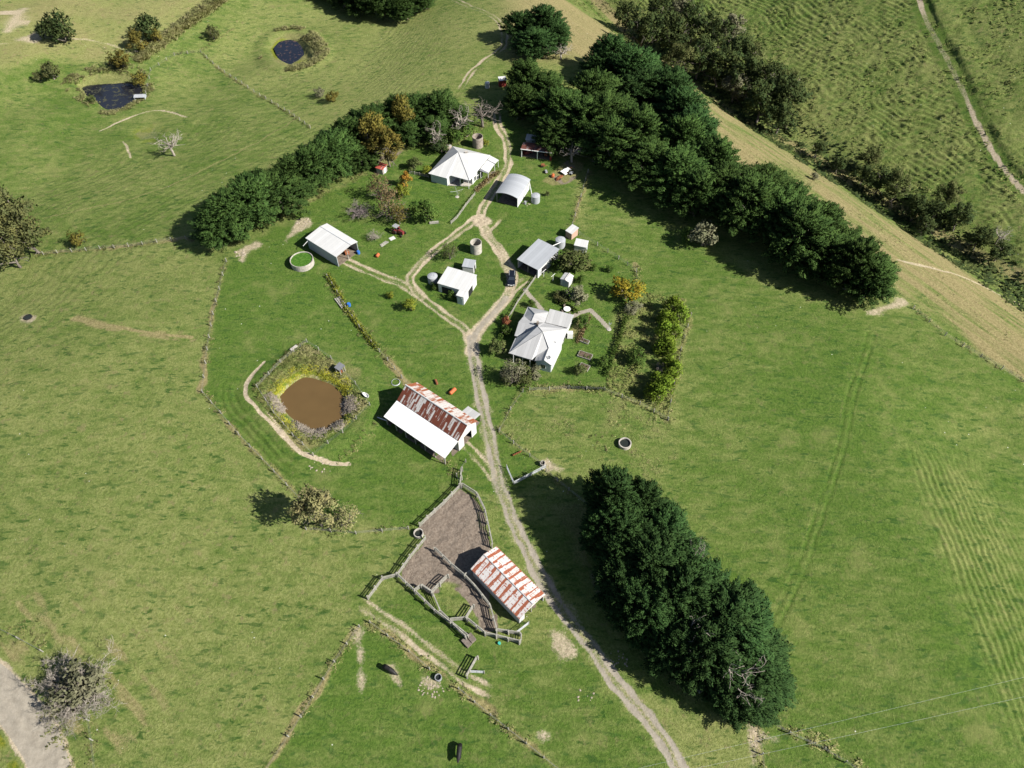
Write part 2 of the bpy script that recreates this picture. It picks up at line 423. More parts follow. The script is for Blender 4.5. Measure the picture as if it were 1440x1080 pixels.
def line(P, half, arr, val=1.0, soft=.35, seedw=True):
    xx, yy = (wx, wy) if seedw else (X, Y)
    d, al, sd = dist_poly(xx, yy, P, half+3)
    arr[:] = np.maximum(arr, val*sm(half+soft, half-soft, d))
    return d, al, sd
def track(P, half, arr, val, gap, oid, crown=.55, rutw=.42, dz=.05, lw=.8, fade=(0, 0)):
    """wheel track: two worn ruts with a grassy crown, broken up along its length"""
    global Z
    xx = X+lw*(wx-X)*.8; yy = Y+lw*(wy-Y)*.8
    d, al, sd = dist_poly(xx, yy, P, half+4); T = al.max() if False else float(np.hypot(*np.diff(P, axis=0).T).sum())
    v1 = vnoise(al/7+P[0][0], sd*3.1, 77); v2 = vnoise(al/2.3+P[0][1], sd*1.7, 78)
    wv = rutw*(.65+.9*v2)
    rut = sm(wv+.34, wv-.30, np.abs(d-gap*(.92+.16*v1)))*(.55+.75*v1)
    edge = sm(half*(.85+.3*v2)+.55, half*(.85+.3*v2)-.5, d)
    k = np.maximum(rut, edge*crown*(.6+.8*vnoise(al/4.5, al*0+P[0][0], 79)))
    if fade[0]: k = k*sm(0, fade[0], al+.01)
    if fade[1]: k = k*sm(0, fade[1], T-al+.01)
    arr[:] = np.maximum(arr, val*k)
    for o in (dry, lush, moss): o *= 1-.3*edge
    tan[:] = np.maximum(tan, .38*edge*(.4+.9*v2)*(.3 if oid == 3 else 1))
    Z -= dz*rut*sm(half+1, half, d)
    obj_id[(d < half) & (k > .12) & (obj_id == 0)] = oid
    return d
# 1 driveway, 2 farm_track, 3 road, 4 stockyard_dirt, 5 footpath
nn = fbm(X/6, Y/6, 91, 2)
track(L_drive, 1.5, grav, .95, .82, 1, .40)
k = dist_poly(X, Y, L_drive, 10)[0]; dirt = np.maximum(dirt, .50*sm(2.5,1.0,k+2.0*(n2-.5)))
track(L_drive2, 1.65, dirt, 1.0, .85, 1, .66); grav = np.maximum(grav, .75*sm(1.5,.4,dist_poly(X,Y,L_drive2[:14],4)[0]))
track(L_drive3, 1.5, dirt, 1.0, .9, 1, .42, fade=(0,6))
track(L_loop, 1.5, dirt, .92, .85, 1, .40); grav = np.maximum(grav, .35*sm(1.7,1.0,dist_poly(X,Y,L_loop,4)[0]))
track(L_shed, 1.6, dirt, .78, .9, 2, .42)
track(L_carport, 1.4, dirt, .6, .8, 2, .15, fade=(5,0))
track(L_car2, 1.4, dirt, .7, .8, 2, .2, fade=(1,0))
track(L_barn, 1.4, dirt, .72, .8, 2, .25)
track(L_yard, 1.4, dirt, .88, .8, 2, .26, fade=(4,5))
track(L_far, 1.3, dirt, .66, .8, 2, .16, fade=(8,8)); track(L_far2, 1.3, dirt, .5, .8, 2, .1, fade=(3,6))
for P, r in ((L_drive[-1],2.6),(L_drive3[0],3.0),(L_drive2[0],2.2)):
    d = np.hypot(wx-P[0], wy-P[1]); dirt = np.maximum(dirt, .95*sm(r+.8, r-1.2, d)); obj_id[(d < r) & (obj_id == 0)] = 1
d = dist_poly(wx*.3+X*.7, wy*.3+Y*.7, L_road, 14)[0]
grav = np.maximum(grav, 1.35*sm(3.1,2.7,d)); dirt = np.maximum(dirt, .95*sm(4.0,2.9,d+.9*(n2-.5))); obj_id[d < 3.0] = 3
d0, al0, sd0 = dist_poly(X, Y, L_road, 14)
tan = np.maximum(tan, .0*d0); Z -= .25*sm(8,3,d0)
moss = np.maximum(moss, .8*sm(3.4,4.2,d0)*sm(7.5,5.5,d0)*(sd0 > 0)*n2*1.5)
# cow track round the dam
def cow(P, half, val, dz=.10):
    global Z, dirt
    xx = X+.6*(wx-X); yy = Y+.6*(wy-Y)
    d, al, sd = dist_poly(xx, yy, P, 4)
    wv = half*(.6+.8*vnoise(al/5, al*0, 3))
    dirt = np.maximum(dirt, val*sm(wv+.3, wv-.2, d)); Z -= dz*sm(half+.4, 0, d)
    obj_id[(d < half*.9) & (obj_id == 0)] = 2
cow(L_cow, .30, 1.45); d2, a2, s2 = dist_poly(X+.5*(wx-X), Y+.5*(wy-Y), L_cow, 5); k2 = sm(.34, .05, np.abs(d2*s2+.55+.5*vnoise(a2/6, a2*0, 12)))*sm(12,16,a2)*sm(.35,.6,vnoise(a2/5, a2*0, 13)); dirt = np.maximum(dirt, .95*k2); Z -= .06*k2
for off, v in ((2.4,.3),(3.9,.22),(5.2,.16)):
    dc, ac, sc = dist_poly(X, Y, L_cow, 9)
    kk = (sc > 0)*sm(6,12,ac)*sm(38,30,ac)*(.4+n1); Z -= .20*sm(.55,.1,np.abs(dc-off-.8*(n2-.5)))*kk; Z += .12*sm(.7,.1,np.abs(dc-off-.8))*kk
cow(L_basin, .4, .8); cow(L_basin2, .35, .8); cow(L_tl, .5, .6); cow(L_tl2, .7, .9); cow(L_straw2, .6, .7)
line(L_midline, .35, tan, .6); line(L_left_bank, .5, tan, .8)
dl = dist_poly(X, Y, L_left_bank, 5)[0]; Z -= .35*sm(2.0,.2,dl)*(n2); tan = np.maximum(tan, .7*sm(2.2,.6,dl)*sm(.4,.6,n2))
for o in (-.75,.75):
    dr, ar, sr = dist_poly(X+.3*(wx-X), Y+.3*(wy-Y), L_rut, 5)
    kk = sm(.5,.1,np.abs(dr*sr-o)); kk = kk*(.35+.9*vnoise(ar/4, ar*0+o, 91)); lush = np.maximum(lush, .8*kk); Z -= .12*kk
    tan = np.maximum(tan, .42*sm(.5,.15,np.abs(dr*sr-o*1.9))*vnoise(ar/5, ar*0-o, 92))
# hillside track and its bank
dh, ah, sh = dist_poly(X+.4*(wx-X), Y+.4*(wy-Y), L_hill, 14)
lush = np.maximum(lush, .8*sm(3.4,2.2,dh)); Zs = Z.copy()
Z = Z + hillm*(sm(3.6,2.4,dh)*(Z0-Z)); Z += hillm*.6*sm(2.2,3.3,dh)*sm(11,4.5,dh)*(sh < 0)*(.7+.6*n1)
dirt = np.maximum(dirt, hillm*sm(.8,.2,np.abs(dh-.4))*(.52+.4*sm(.42,.62,vnoise(ah/16, ah*0, 8))))
# foot paths (concrete)
for P in (L_path1, L_path2):
    d = dist_poly(X, Y, P, 2)[0]; grav = np.maximum(grav, 1.4*sm(.62,.42,d)); obj_id[d < .5] = 5
# dams and ponds
def pond(P, depth, bank, edge=1.4):
    global Z, moss, tan, rough, dirt
    d = sdist(X+.35*(wx-X), Y+.35*(wy-Y), P, 14)
    Z -= depth*sm(edge, -edge*1.2, d)
    Z += bank*sm(10,5.5,d)*sm(1.2,4.5,d)
    return d
d = pond(P_dam, 1.9, .55)
aD = np.arctan2(Y-P_dam[:, 1].mean(), X-P_dam[:, 0].mean()); moss = np.maximum(moss, .70*sm(3.4,1.6,d+2.6*(n2-.5))*sm(-.8,.1,d)*sm(.22,.46,n1*.6+.32*np.cos(aD-2.0)+.22*np.cos(2*aD)))
dirt = np.maximum(dirt, .5*sm(1.1,.2,d+.6*(n2-.5)))
rough = np.maximum(rough, .6*sm(7.0,4.5,d+2*(n1-.5))*sm(1.2,2.6,d)); tan = np.maximum(tan, .5*sm(7.5,4.5,d+3*(n2-.5))*sm(1.2,2.8,d)*n1*1.6)
d = pond(P_pondA, 1.6, .2); moss = np.maximum(moss, .6*sm(4,1,d+2*(n2-.5))*sm(.4,.6,n1)); tan = np.maximum(tan, .5*sm(1.6,.2,d+2.2*(n2-.5)))
d = pond(P_pondB, 1.8, .7); moss = np.maximum(moss, .9*sm(3.4,1,d)*sm(.35,.55,n1)); tan = np.maximum(tan, .5*sm(5,1.5,d+3*(n1-.5)))
d = sdist(wx, wy, P_bog, 8); mud = np.maximum(mud, .42*sm(.4,-1.2,d)); moss = np.maximum(moss, .5*sm(3.5,.5,d)*sm(.3,.6,n2)); Z -= .6*sm(3,-3,d)
# stockyard mud and bare patches
d = np.maximum(sdist(X+.4*(wx-X), Y+.4*(wy-Y), P_mud, 8), -sdist(wx, wy, P_mudhole, 8))
km = sm(.5,-.6,d+.9*(n2-.5)); mud = np.maximum(mud, km); obj_id[d < -.1] = 4; Z += km*(.16*(n2-.5)+.16*(n3-.5)); lush *= 1-km
mud *= 1-.65*sm(.62,.78,fbm(X/3.2, Y/3.2, 95, 2))*sm(-3.5,-.5,d)
for P in P_bare:
    d = sdist(X+.8*(wx-X), Y+.8*(wy-Y), P, 6); dirt = np.maximum(dirt, .70*sm(1.2,-1.2,d+1.8*(n2-.5))); mud = np.maximum(mud, .42*sm(.6,-.8,d+1.2*(n3-.5)))
for P in P_gard:
    d = sdist(wx, wy, P, 6); tan = np.maximum(tan, .6*sm(.7,-.7,d)); mud = np.maximum(mud, .55*sm(.5,-.6,d)*sm(.4,.6,n2))
d = sdist(wx, wy, P_under_hedge, 8); mud = np.maximum(mud, .5*sm(1,-3,d)*sm(.35,.65,n1)); tan = np.maximum(tan, .5*sm(1,-3,d)*sm(.5,.4,n1))
# long dry grass along the fences
RANK = []
def rank(pts, half, tv, rv=1.0):
    global tan, rough, Z, lush
    P = dense(xy(pts), smooth=1); RANK.append((P, half, rv))
    d, al, sd = dist_poly(wx, wy, P, half+4); v = vnoise(al/4+P[0][0], sd*2.3, 83); k = sm(half*(.5+v)+.35, half*.1, d+1.0*(n2-.5))*(.35+.9*vnoise(al/9+P[0][1], al*0, 84))
    tan = np.maximum(tan, tv*k*(.4+.8*n1)); rough = np.maximum(rough, rv*k); lush = lush*(1-.5*k)
rank([(318,368),(308,405),(299,440),(291,490),(285,550)], .9, 1.0)
rank([(285,550),(310,580),(335,610),(385,662),(440,720)], .7, .9)
rank([(430,742),(500,748),(575,742)], 1.0, .9)
rank([(50,358),(120,352),(180,347),(240,338),(285,335)], 1.3, .9)
rank([(460,390),(474,410),(486,432),(505,458),(522,480),(545,505),(565,530),(578,545)], 1.3, .9)
rank([(505,882),(470,930),(440,980),(405,1035),(372,1085)], .9, 1.0)
rank([(520,876),(545,893),(575,915),(605,940),(640,965),(690,1005),(740,1045),(790,1085)], .9, .8)
rank([(828,240),(818,275),(806,312)], .9, 1.0)
rank([(895,370),(898,400)], 1.2, .8)
rank([(745,548),(800,546),(850,548),(900,568),(940,590)], 1.4, .8)
rank([(735,545),(720,570),(704,603)], .9, .7); rank([(702,605),(730,628),(760,650)], .7, .6)
rank([(972,440),(958,490),(948,540),(938,590)], .8, .8)
rank([(1285,432),(1330,470),(1380,500),(1440,535)], 1.0, .5)
rank([(282,74),(340,118),(400,155),(436,180)], .8, .9)
rank([(210,135),(190,146),(170,152)], .9, .7); rank([(240,76),(285,72),(300,58),(330,40)], .8, .6)
rank([(195,82),(240,45),(290,15),(320,-8)], 1.6, .7)
rank([(765,660),(800,690),(835,715)], .8, .6); rank([(880,560),(860,590),(845,625),(835,650)], 3.0, .75, .25)
rank([(625,650),(645,668)], 1.2, .6); rank([(480,650),(520,610),(548,575)], 1.0, .5)
rank([(1062,1005),(1072,1060),(1076,1090)], 1.0, .8); rank([(1100,1020),(1150,1040),(1220,1085)], 1.4, .5)
rank([(60,905),(30,890),(-10,880)], 1.4, .5); rank([(120,1000),(128,1040),(132,1090)], 1.0, .7)
rank([(60,990),(85,1030),(100,1090)], 1.6, .5)
rank([(600,205),(640,205),(700,160)], 1.5, .3); rank([(300,345),(370,318),(430,285),(520,240)], 1.6, .55)
tan *= sm(0,1,1-.0*tan)
dry = np.clip(dry + .35*(n1-.5), 0, 1); lush = np.clip(lush + .5*(n1-.45), 0, 1)
rgh = np.clip(rough, 0, 1); Z += rgh*(.30*(n2-.4)+.18*(n3-.5))
hole = (grav + dirt) > .5

def groundz_table():
    return Z.reshape(GXX.shape)
ZG = groundz_table()
def gzf(x, y):
    """height of the finished ground mesh"""
    i = min(max(np.searchsorted(gxs, x)-1, 0), len(gxs)-2); j = min(max(np.searchsorted(gys, y)-1, 0), len(gys)-2)
    fx = (x-gxs[i])/(gxs[i+1]-gxs[i]); fy = (y-gys[j])/(gys[j+1]-gys[j])
    return float((ZG[j,i]*(1-fx)+ZG[j,i+1]*fx)*(1-fy)+(ZG[j+1,i]*(1-fx)+ZG[j+1,i+1]*fx)*fy)
def gzv(x, y):
    i = np.clip(np.searchsorted(gxs, x)-1, 0, len(gxs)-2); j = np.clip(np.searchsorted(gys, y)-1, 0, len(gys)-2)
    fx = (x-gxs[i])/(gxs[i+1]-gxs[i]); fy = (y-gys[j])/(gys[j+1]-gys[j])
    return (ZG[j,i]*(1-fx)+ZG[j,i+1]*fx)*(1-fy)+(ZG[j+1,i]*(1-fx)+ZG[j+1,i+1]*fx)*fy

# ------------------------------------------------------------------ ground material
def ground_material():
    t = NT('pasture'); p = t.pos()
    A = t.n('ShaderNodeVertexColor', layer_name='cover_a'); B = t.n('ShaderNodeVertexColor', layer_name='cover_b')
    sa = t.n('ShaderNodeSeparateColor'); t.l(A.outputs[0], sa.inputs[0]); sb = t.n('ShaderNodeSeparateColor'); t.l(B.outputs[0], sb.inputs[0])
    dry_, tan_, dirt_, grav_ = sa.outputs[0], sa.outputs[1], sa.outputs[2], A.outputs[1]
    mud_, moss_, rough_, lush_ = sb.outputs[0], sb.outputs[1], sb.outputs[2], B.outputs[1]
    mp = t.n('ShaderNodeMapping'); t.l(p, mp.inputs[0]); mp.inputs['Rotation'].default_value = (0, 0, R(25)); mp.inputs['Scale'].default_value = (.55, 1.25, 1)
    pv = mp.outputs[0]
    big = t.noise(p, .035, 3, .6); mid = t.noise(pv, .40, 5, .68); fine = t.noise(p, 2.0, 4, .75); hair = t.noise(p, 6.0, 3, .8); clump = t.noise(pv, .62, 2, .5)
    g_lush = t.mix(t.ramp(fine, .25, .75), (.038,.082,.011), (.094,.157,.025))
    g_dry = t.mix(t.ramp(fine, .25, .75), (.119,.147,.035), (.246,.260,.095))  # dry grass; also lends the left paddocks their painted front-lit brightness
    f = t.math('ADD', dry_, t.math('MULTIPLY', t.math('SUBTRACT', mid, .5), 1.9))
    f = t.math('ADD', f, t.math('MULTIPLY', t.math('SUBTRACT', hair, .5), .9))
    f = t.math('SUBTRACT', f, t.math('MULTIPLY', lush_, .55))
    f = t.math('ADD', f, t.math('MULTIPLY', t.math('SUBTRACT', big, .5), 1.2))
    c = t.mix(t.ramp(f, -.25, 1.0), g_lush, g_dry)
    # ranker dark clumps, drawn out with the lie of the slope; brown thatch; pale seed heads
    mp2 = t.n('ShaderNodeMapping'); t.l(p, mp2.inputs[0]); mp2.inputs['Rotation'].default_value = (0, 0, R(-44)); mp2.inputs['Scale'].default_value = (.32, .85, 1)
    cl2 = t.noise(mp2.outputs[0], 1.15, 3, .6, .3)
    c = t.mix(t.math('MULTIPLY', t.math('MULTIPLY', t.ramp(cl2, .57, .66), t.ramp(t.noise(p, .10, 2), .34, .58)), .85), c, (.030,.074,.012))
    c = t.mix(t.math('MULTIPLY', t.ramp(clump, .58, .70), .62), c, (.036,.084,.016))
    c = t.mix(t.math('MULTIPLY', t.ramp(t.noise(p, .45, 5, .78), .54, .68), t.math('MULTIPLY', dry_, 1.0)), c, (.190,.160,.078))
    c = t.mix(t.math('MULTIPLY', t.ramp(t.noise(p, .11, 4, .65), .55, .72), .4), c, (.200,.205,.072))
    c = t.mix(t.math('MULTIPLY', t.ramp(hair, .60, .76), .38), c, (.240,.245,.105))
    c = t.mix(t.math('MULTIPLY', t.ramp(hair, .42, .28), .5), c, (.026,.050,.012))
    tanc = t.mix(t.ramp(fine, .3, .7), (.165,.140,.060), (.300,.255,.125))
    c = t.mix(t.ramp(t.math('ADD', tan_, t.math('MULTIPLY', t.math('SUBTRACT', hair, .5), 1.3)), .25, .85), c, tanc)
    mossc = t.mix(t.ramp(fine, .35, .65), (.075,.115,.012), (.200,.205,.022))
    c = t.mix(t.ramp(t.math('ADD', moss_, t.math('MULTIPLY', t.math('SUBTRACT', hair, .5), .8)), .3, .8), c, mossc)
    mudc = t.mix(t.ramp(t.noise(p, 2.2, 5, .75), .3, .7), (.150,.118,.092), (.250,.206,.164))
    mudc = t.mix(t.math('MULTIPLY', t.ramp(t.noise(p, 6.5, 3, .7), .56, .70), .7), mudc, (.055,.043,.034))
    c = t.mix(t.ramp(t.math('ADD', mud_, t.math('MULTIPLY', t.math('SUBTRACT', hair, .5), .7)), .35, .62), c, mudc)
    sand = t.mix(t.ramp(t.noise(p, 1.6, 5, .75), .3, .72), (.270,.220,.150), (.480,.405,.295))
    sand = t.mix(t.ramp(t.noise(p, 5.5, 2), .62, .7), sand, (.13,.11,.07))
    c = t.mix(t.ramp(t.math('ADD', dirt_, t.math('MULTIPLY', t.math('SUBTRACT', t.noise(p, 2.6, 4, .75), .5), 1.2)), .30, .85), c, sand)
    gr = t.mix(t.ramp(t.noise(p, .9, 5, .75), .3, .72), (.228,.202,.160), (.312,.280,.226))
    gr = t.mix(t.math('MULTIPLY', t.ramp(t.noise(p, 7, 2), .6, .7), .5), gr, (.36,.33,.29))
    c = t.mix(t.ramp(t.math('ADD', grav_, t.math('MULTIPLY', t.math('SUBTRACT', t.noise(p, 2.1, 4, .75), .5), 1.0)), .32, .80), c, gr)
    # white flecks: stones, dandelion heads
    vo = t.n('ShaderNodeTexVoronoi', feature='F1'); t.l(p, vo.inputs['Vector']); vo.inputs['Scale'].default_value = .32
    fl = t.math('MULTIPLY', t.math('LESS_THAN', vo.outputs['Distance'], .035), t.ramp(t.noise(p, .02, 1), .45, .6))
    c = t.mix(fl, c, (.6,.6,.52))
    hgt = t.math('ADD', t.math('MULTIPLY', fine, .9), t.math('MULTIPLY', hair, .55))
    soft = t.math('SUBTRACT', 1.0, t.math('MULTIPLY', t.math('MAXIMUM', grav_, dirt_, clamp=True), .6))
    nm = t.bump(hgt, t.math('MULTIPLY', soft, .9), .34)
    return t.bsdf(c, .95, .12, 0, nm)
M_ground = ground_material()
# one welded sheet, shared out to the ground and to the tracks, road and yard that lie in it
nx, ny = len(gxs), len(gys)
jj, ii = np.meshgrid(np.arange(ny-1), np.arange(nx-1), indexing='ij')
a = (jj*nx+ii).ravel(); quads = np.stack([a, a+1, a+nx+1, a+nx], 1)
fid = np.maximum.reduce([obj_id[quads[:, k]] for k in range(4)])
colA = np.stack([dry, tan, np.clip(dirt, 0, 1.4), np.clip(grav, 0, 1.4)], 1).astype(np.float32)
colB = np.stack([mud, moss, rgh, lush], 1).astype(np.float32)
# smooth normals over the whole sheet so that the seams do not show
gyd, gxd = np.gradient(ZG, gys, gxs)
NRM = np.stack([-gxd.ravel(), -gyd.ravel(), np.ones(X.size)], 1); NRM /= np.linalg.norm(NRM, axis=1)[:, None]
VALL = np.stack([X, Y, Z], 1)
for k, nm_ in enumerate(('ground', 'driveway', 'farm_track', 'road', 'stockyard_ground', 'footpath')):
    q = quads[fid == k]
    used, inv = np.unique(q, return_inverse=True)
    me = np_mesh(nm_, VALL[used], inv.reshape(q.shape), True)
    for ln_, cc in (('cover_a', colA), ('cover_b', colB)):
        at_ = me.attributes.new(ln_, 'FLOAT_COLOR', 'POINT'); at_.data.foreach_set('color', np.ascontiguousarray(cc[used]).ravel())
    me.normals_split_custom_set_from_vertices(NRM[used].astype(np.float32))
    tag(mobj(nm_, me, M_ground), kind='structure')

# ------------------------------------------------------------------ water
def water_mat(name, col, scum=None, amt=.5, rough=.08, sc=.5):
    t = NT(name); p = t.pos()
    c = t.mix(t.noise(p, .25, 3), tuple(x*.85 for x in col), tuple(x*1.15 for x in col)); r = rough
    if scum:
        k = t.ramp(t.noise(p, sc, 5, .7, .6), 1-amt, 1-amt+.08); k = t.math('MULTIPLY', k, .85)
        c = t.mix(k, c, scum); r = t.math('ADD', t.math('MULTIPLY', k, .6), rough)
    return t.bsdf(c, r, .5, 0, t.bump(t.noise(p, 1.8, 3), .06, .05))
def water(P, z, mat, grow, label):
    c = P.mean(0); V = [((p[0]-c[0])*grow, (p[1]-c[1])*grow, 0) for p in P]
    mb = MB(); mb.poly(V[::-1] if np.cross(P[1]-P[0], P[2]-P[1]) < 0 else V)
    o = mb.build('pond_water', mat, loc=(c[0], c[1], z)); tag(o, kind='structure'); o['label'] = label
def cz(P): c = P.mean(0); return gz(c[0], c[1])
WZ = cz(P_dam)-.95
water(P_dam, WZ, water_mat('muddy_water', (.105,.066,.025), None, rough=.14), 1.12, 'muddy brown water of the square farm dam')
water(P_pondA, cz(P_pondA)-.75, water_mat('dark_water', (.014,.015,.02), (.055,.055,.03), .46), 1.12, 'dark weedy water of the large pond')
water(P_pondB, cz(P_pondB)-.85, water_mat('lily_water', (.010,.012,.02), (.085,.05,.04), .45, sc=.7), 1.12, 'dark water with floating pads in the small square pond')
# ------------------------------------------------------------------ foliage and trees
def unit(v): return v/np.maximum(np.linalg.norm(v, axis=-1, keepdims=True), 1e-9)
def cards(P, D, N, L, W):
    """leaf sprays: kite-shaped quads at P along D, facing N"""
    D = unit(D); Sd = unit(np.cross(D, N)); N = unit(np.cross(Sd, D)); L = np.broadcast_to(L, len(P))[:, None]; W = np.broadcast_to(W, len(P))[:, None]
    V = np.stack([P-D*L*.45, P+Sd*W*.5+D*L*.05-N*L*.06, P+D*L*.55-N*L*.10, P-Sd*W*.5+D*L*.05-N*L*.06], 1)
    return V.reshape(-1, 3), np.arange(len(P)*4).reshape(-1, 4)
def sphere_pts(r, n):
    v = r.normal(size=(n, 3)); return unit(v)
def clump_crown(r, C, O, ax, per, L, W, up=.35, drop_under=.35, jit=.5, flat=.5):
    """C clump centres, O their outward directions, ax (along, across, height): sprays over each clump's skin"""
    Ps, Ds, Ns, Qs = [], [], [], []
    for c, o, a in zip(C, O, ax):
        n = max(4, int(per*r.uniform(.7, 1.3)))
        s = sphere_pts(r, n); s[:, 2] = np.where((s[:, 2] < -.25) & (r.random(n) > drop_under), -s[:, 2], s[:, 2])
        o = o/np.linalg.norm(o); t = np.cross(o, (0, 0, 1.)); t = t/max(np.linalg.norm(t), 1e-6); u = np.cross(t, o)
        rad = r.uniform(.55, 1.0, n)[:, None]
        P = c + (o*s[:, :1]*a[0] + t*s[:, 1:2]*a[1] + u*s[:, 2:]*a[2])*rad
        nrm = unit(o*s[:, :1]/a[0] + t*s[:, 1:2]/a[1] + u*s[:, 2:]/a[2])
        D = o*.9 + nrm*.35 + np.array([0, 0, up]) + r.normal(size=(n, 3))*jit
        N = nrm*flat + np.array([0, 0, .8]) + r.normal(size=(n, 3))*.45
        Ps.append(P); Ds.append(D); Ns.append(N); Qs.append(unit(nrm*.65+unit(o)*.35+np.array([0, 0, .30])+r.normal(size=(n, 3))*.22))
    P = np.concatenate(Ps); n = len(P)
    V, Fq = cards(P, np.concatenate(Ds), np.concatenate(Ns), L*r.uniform(.7, 1.35, n), W*r.uniform(.7, 1.3, n))
    return V, (Fq, np.concatenate(Qs))
def leaf_mesh(name, V, Fq, QN=None):
    if isinstance(Fq, tuple): Fq, QN = Fq
    if QN is None: return np_mesh(name, V, Fq)
    k = Fq.shape[1]; g = np.cross(V[Fq[:, 1]]-V[Fq[:, 0]], V[Fq[:, 2]]-V[Fq[:, 1]]); fl = (g*QN).sum(1) < 0
    Fq = Fq.copy(); Fq[fl] = Fq[fl][:, ::-1]
    m = np_mesh(name, V, Fq, True); m.normals_split_custom_set_from_vertices(np.repeat(QN, k, 0).astype(np.float32)); return m

def leaf_mat(name, lo, hi, tint=None, trans=.18, hue=.35, sc=.45, rough=.62):
    t = NT(name); g = t.n('ShaderNodeNewGeometry'); p = t.obj()
    c = t.mix(g.outputs['Random Per Island'], lo, hi)
    c = t.mix(t.ramp(t.noise(p, sc, 3, .6), .35, .68, 0, .7), c, tint or tuple(x*1.45 for x in hi))
    v = t.math('ADD', 1-hue/2, t.math('MULTIPLY', t.rand(), hue))
    c = t.mix(1.0, c, t.n('ShaderNodeCombineColor').outputs[0], 'MULTIPLY') if False else c
    h = t.n('ShaderNodeHueSaturation'); t.put(h.inputs['Value'], v); t.put(h.inputs['Hue'], t.math('ADD', .492, t.math('MULTIPLY', t.rand(), .010))); t.l(c, h.inputs['Color'])
    return t.bsdf(h.outputs[0], .8, .06, 0, None, trans)
def bark_mat(name, a, b):
    t = NT(name); p = t.obj(); mp = t.n('ShaderNodeMapping'); t.l(p, mp.inputs[0]); mp.inputs['Scale'].default_value = (5, 5, .8)
    f = t.noise(mp.outputs[0], 1.5, 4, .7)
    return t.bsdf(t.mix(t.ramp(f, .3, .7), a, b), .9, .2, 0, t.bump(f, .6, .05))
M_cyp = leaf_mat('cypress_leaf', (.018,.040,.011), (.047,.091,.022), (.069,.120,.028), .08)
M_cypd = leaf_mat('cypress_leaf_deep', (.013,.035,.011), (.036,.078,.022), (.051,.100,.027), .08)
M_sparse = leaf_mat('pale_sparse_leaf', (.115,.130,.048), (.230,.225,.100), (.22,.19,.09), .1)
M_gum = leaf_mat('gum_leaf', (.050,.066,.024), (.115,.126,.052), (.140,.135,.045), .16)
M_gully = leaf_mat('gully_leaf', (.018,.036,.013), (.050,.076,.025), (.076,.092,.028), .14)
M_olive = leaf_mat('olive_leaf', (.042,.064,.018), (.100,.128,.040), (.125,.125,.05), .18)
M_green = leaf_mat('garden_leaf', (.030,.064,.012), (.078,.134,.028), (.10,.14,.03), .2)
M_lime = leaf_mat('young_leaf', (.110,.150,.018), (.220,.250,.038), (.23,.24,.03), .25)
M_goldc = leaf_mat('golden_conifer_leaf', (.064,.122,.012), (.160,.245,.028), (.21,.28,.032), .1)
M_amber = leaf_mat('amber_leaf', (.140,.110,.012), (.290,.225,.026), (.18,.19,.03), .25)
M_brown = leaf_mat('dry_leaf', (.115,.088,.042), (.225,.175,.092), (.15,.095,.045), .2)
M_bronze = leaf_mat('bronze_leaf', (.066,.068,.014), (.145,.130,.032), (.165,.128,.026), .15)
M_grey = leaf_mat('grey_leaf', (.080,.088,.046), (.175,.178,.105), (.20,.185,.12), .12)
M_red = leaf_mat('red_leaf', (.16,.055,.03), (.30,.12,.06), None, .2)
M_orange = leaf_mat('orange_leaf', (.22,.10,.02), (.42,.22,.04), (.32,.29,.05), .2)
M_bark = bark_mat('bark', (.085,.070,.058), (.210,.185,.160))
M_dead = bark_mat('dead_wood', (.20,.172,.142), (.40,.36,.31))
M_pbark = bark_mat('purple_bark', (.145,.115,.110), (.290,.245,.235))

def limb(r, p0, d, L, r0, r1, bend=.25, n=5):
    pts = [np.array(p0, float)]; d = np.array(d, float); d /= np.linalg.norm(d)
    for k in range(n):
        d = d + r.normal(size=3)*bend/ n**.5; d /= np.linalg.norm(d); pts.append(pts[-1]+d*L/n)
    return pts, list(np.linspace(r0, r1, n+1)), d
def trunk_mesh(name, seed, H, r0, nl, spread, h0=.15, limbr=.35, seg=6, lean=.1, limblen=.5):
    r = np.random.default_rng(seed); mb = MB()
    pts, rad, d = limb(r, (0, 0, -.4), (r.normal()*lean, r.normal()*lean, 1), H*.8, r0, r0*.3, .25, 6)
    rad[0] *= 1.35; mb.tube(pts, rad, seg)
    for k in range(nl):
        f = h0 + (1-h0)*(k+.5)/nl*.9; i = min(int(f*6), 5); q = f*6-i
        p = pts[i]*(1-q)+pts[i+1]*q; a = k*2.4+r.uniform(-.5, .5)
        dd = (math.cos(a)*spread, math.sin(a)*spread, r.uniform(.25, .8))
        ps, rs, e = limb(r, p, dd, H*limblen*r.uniform(.7, 1.1)*(1.1-f*.5), rad[i]*limbr*1.6, .03, .45, 5); mb.tube(ps, rs, 5)
        for m in range(2):
            s = ps[2+m]; ps2, rs2, _ = limb(r, s, np.array(e)+r.normal(size=3)*.7, H*limblen*.45, rs[2+m]*.7, .02, .5, 4); mb.tube(ps2, rs2, 4)
    m = bpy.data.meshes.new(name); m.from_pydata([tuple(v) for v in mb.v], [], mb.f); m.polygons.foreach_set('use_smooth', np.ones(len(m.polygons), bool)); m.update()
    return m
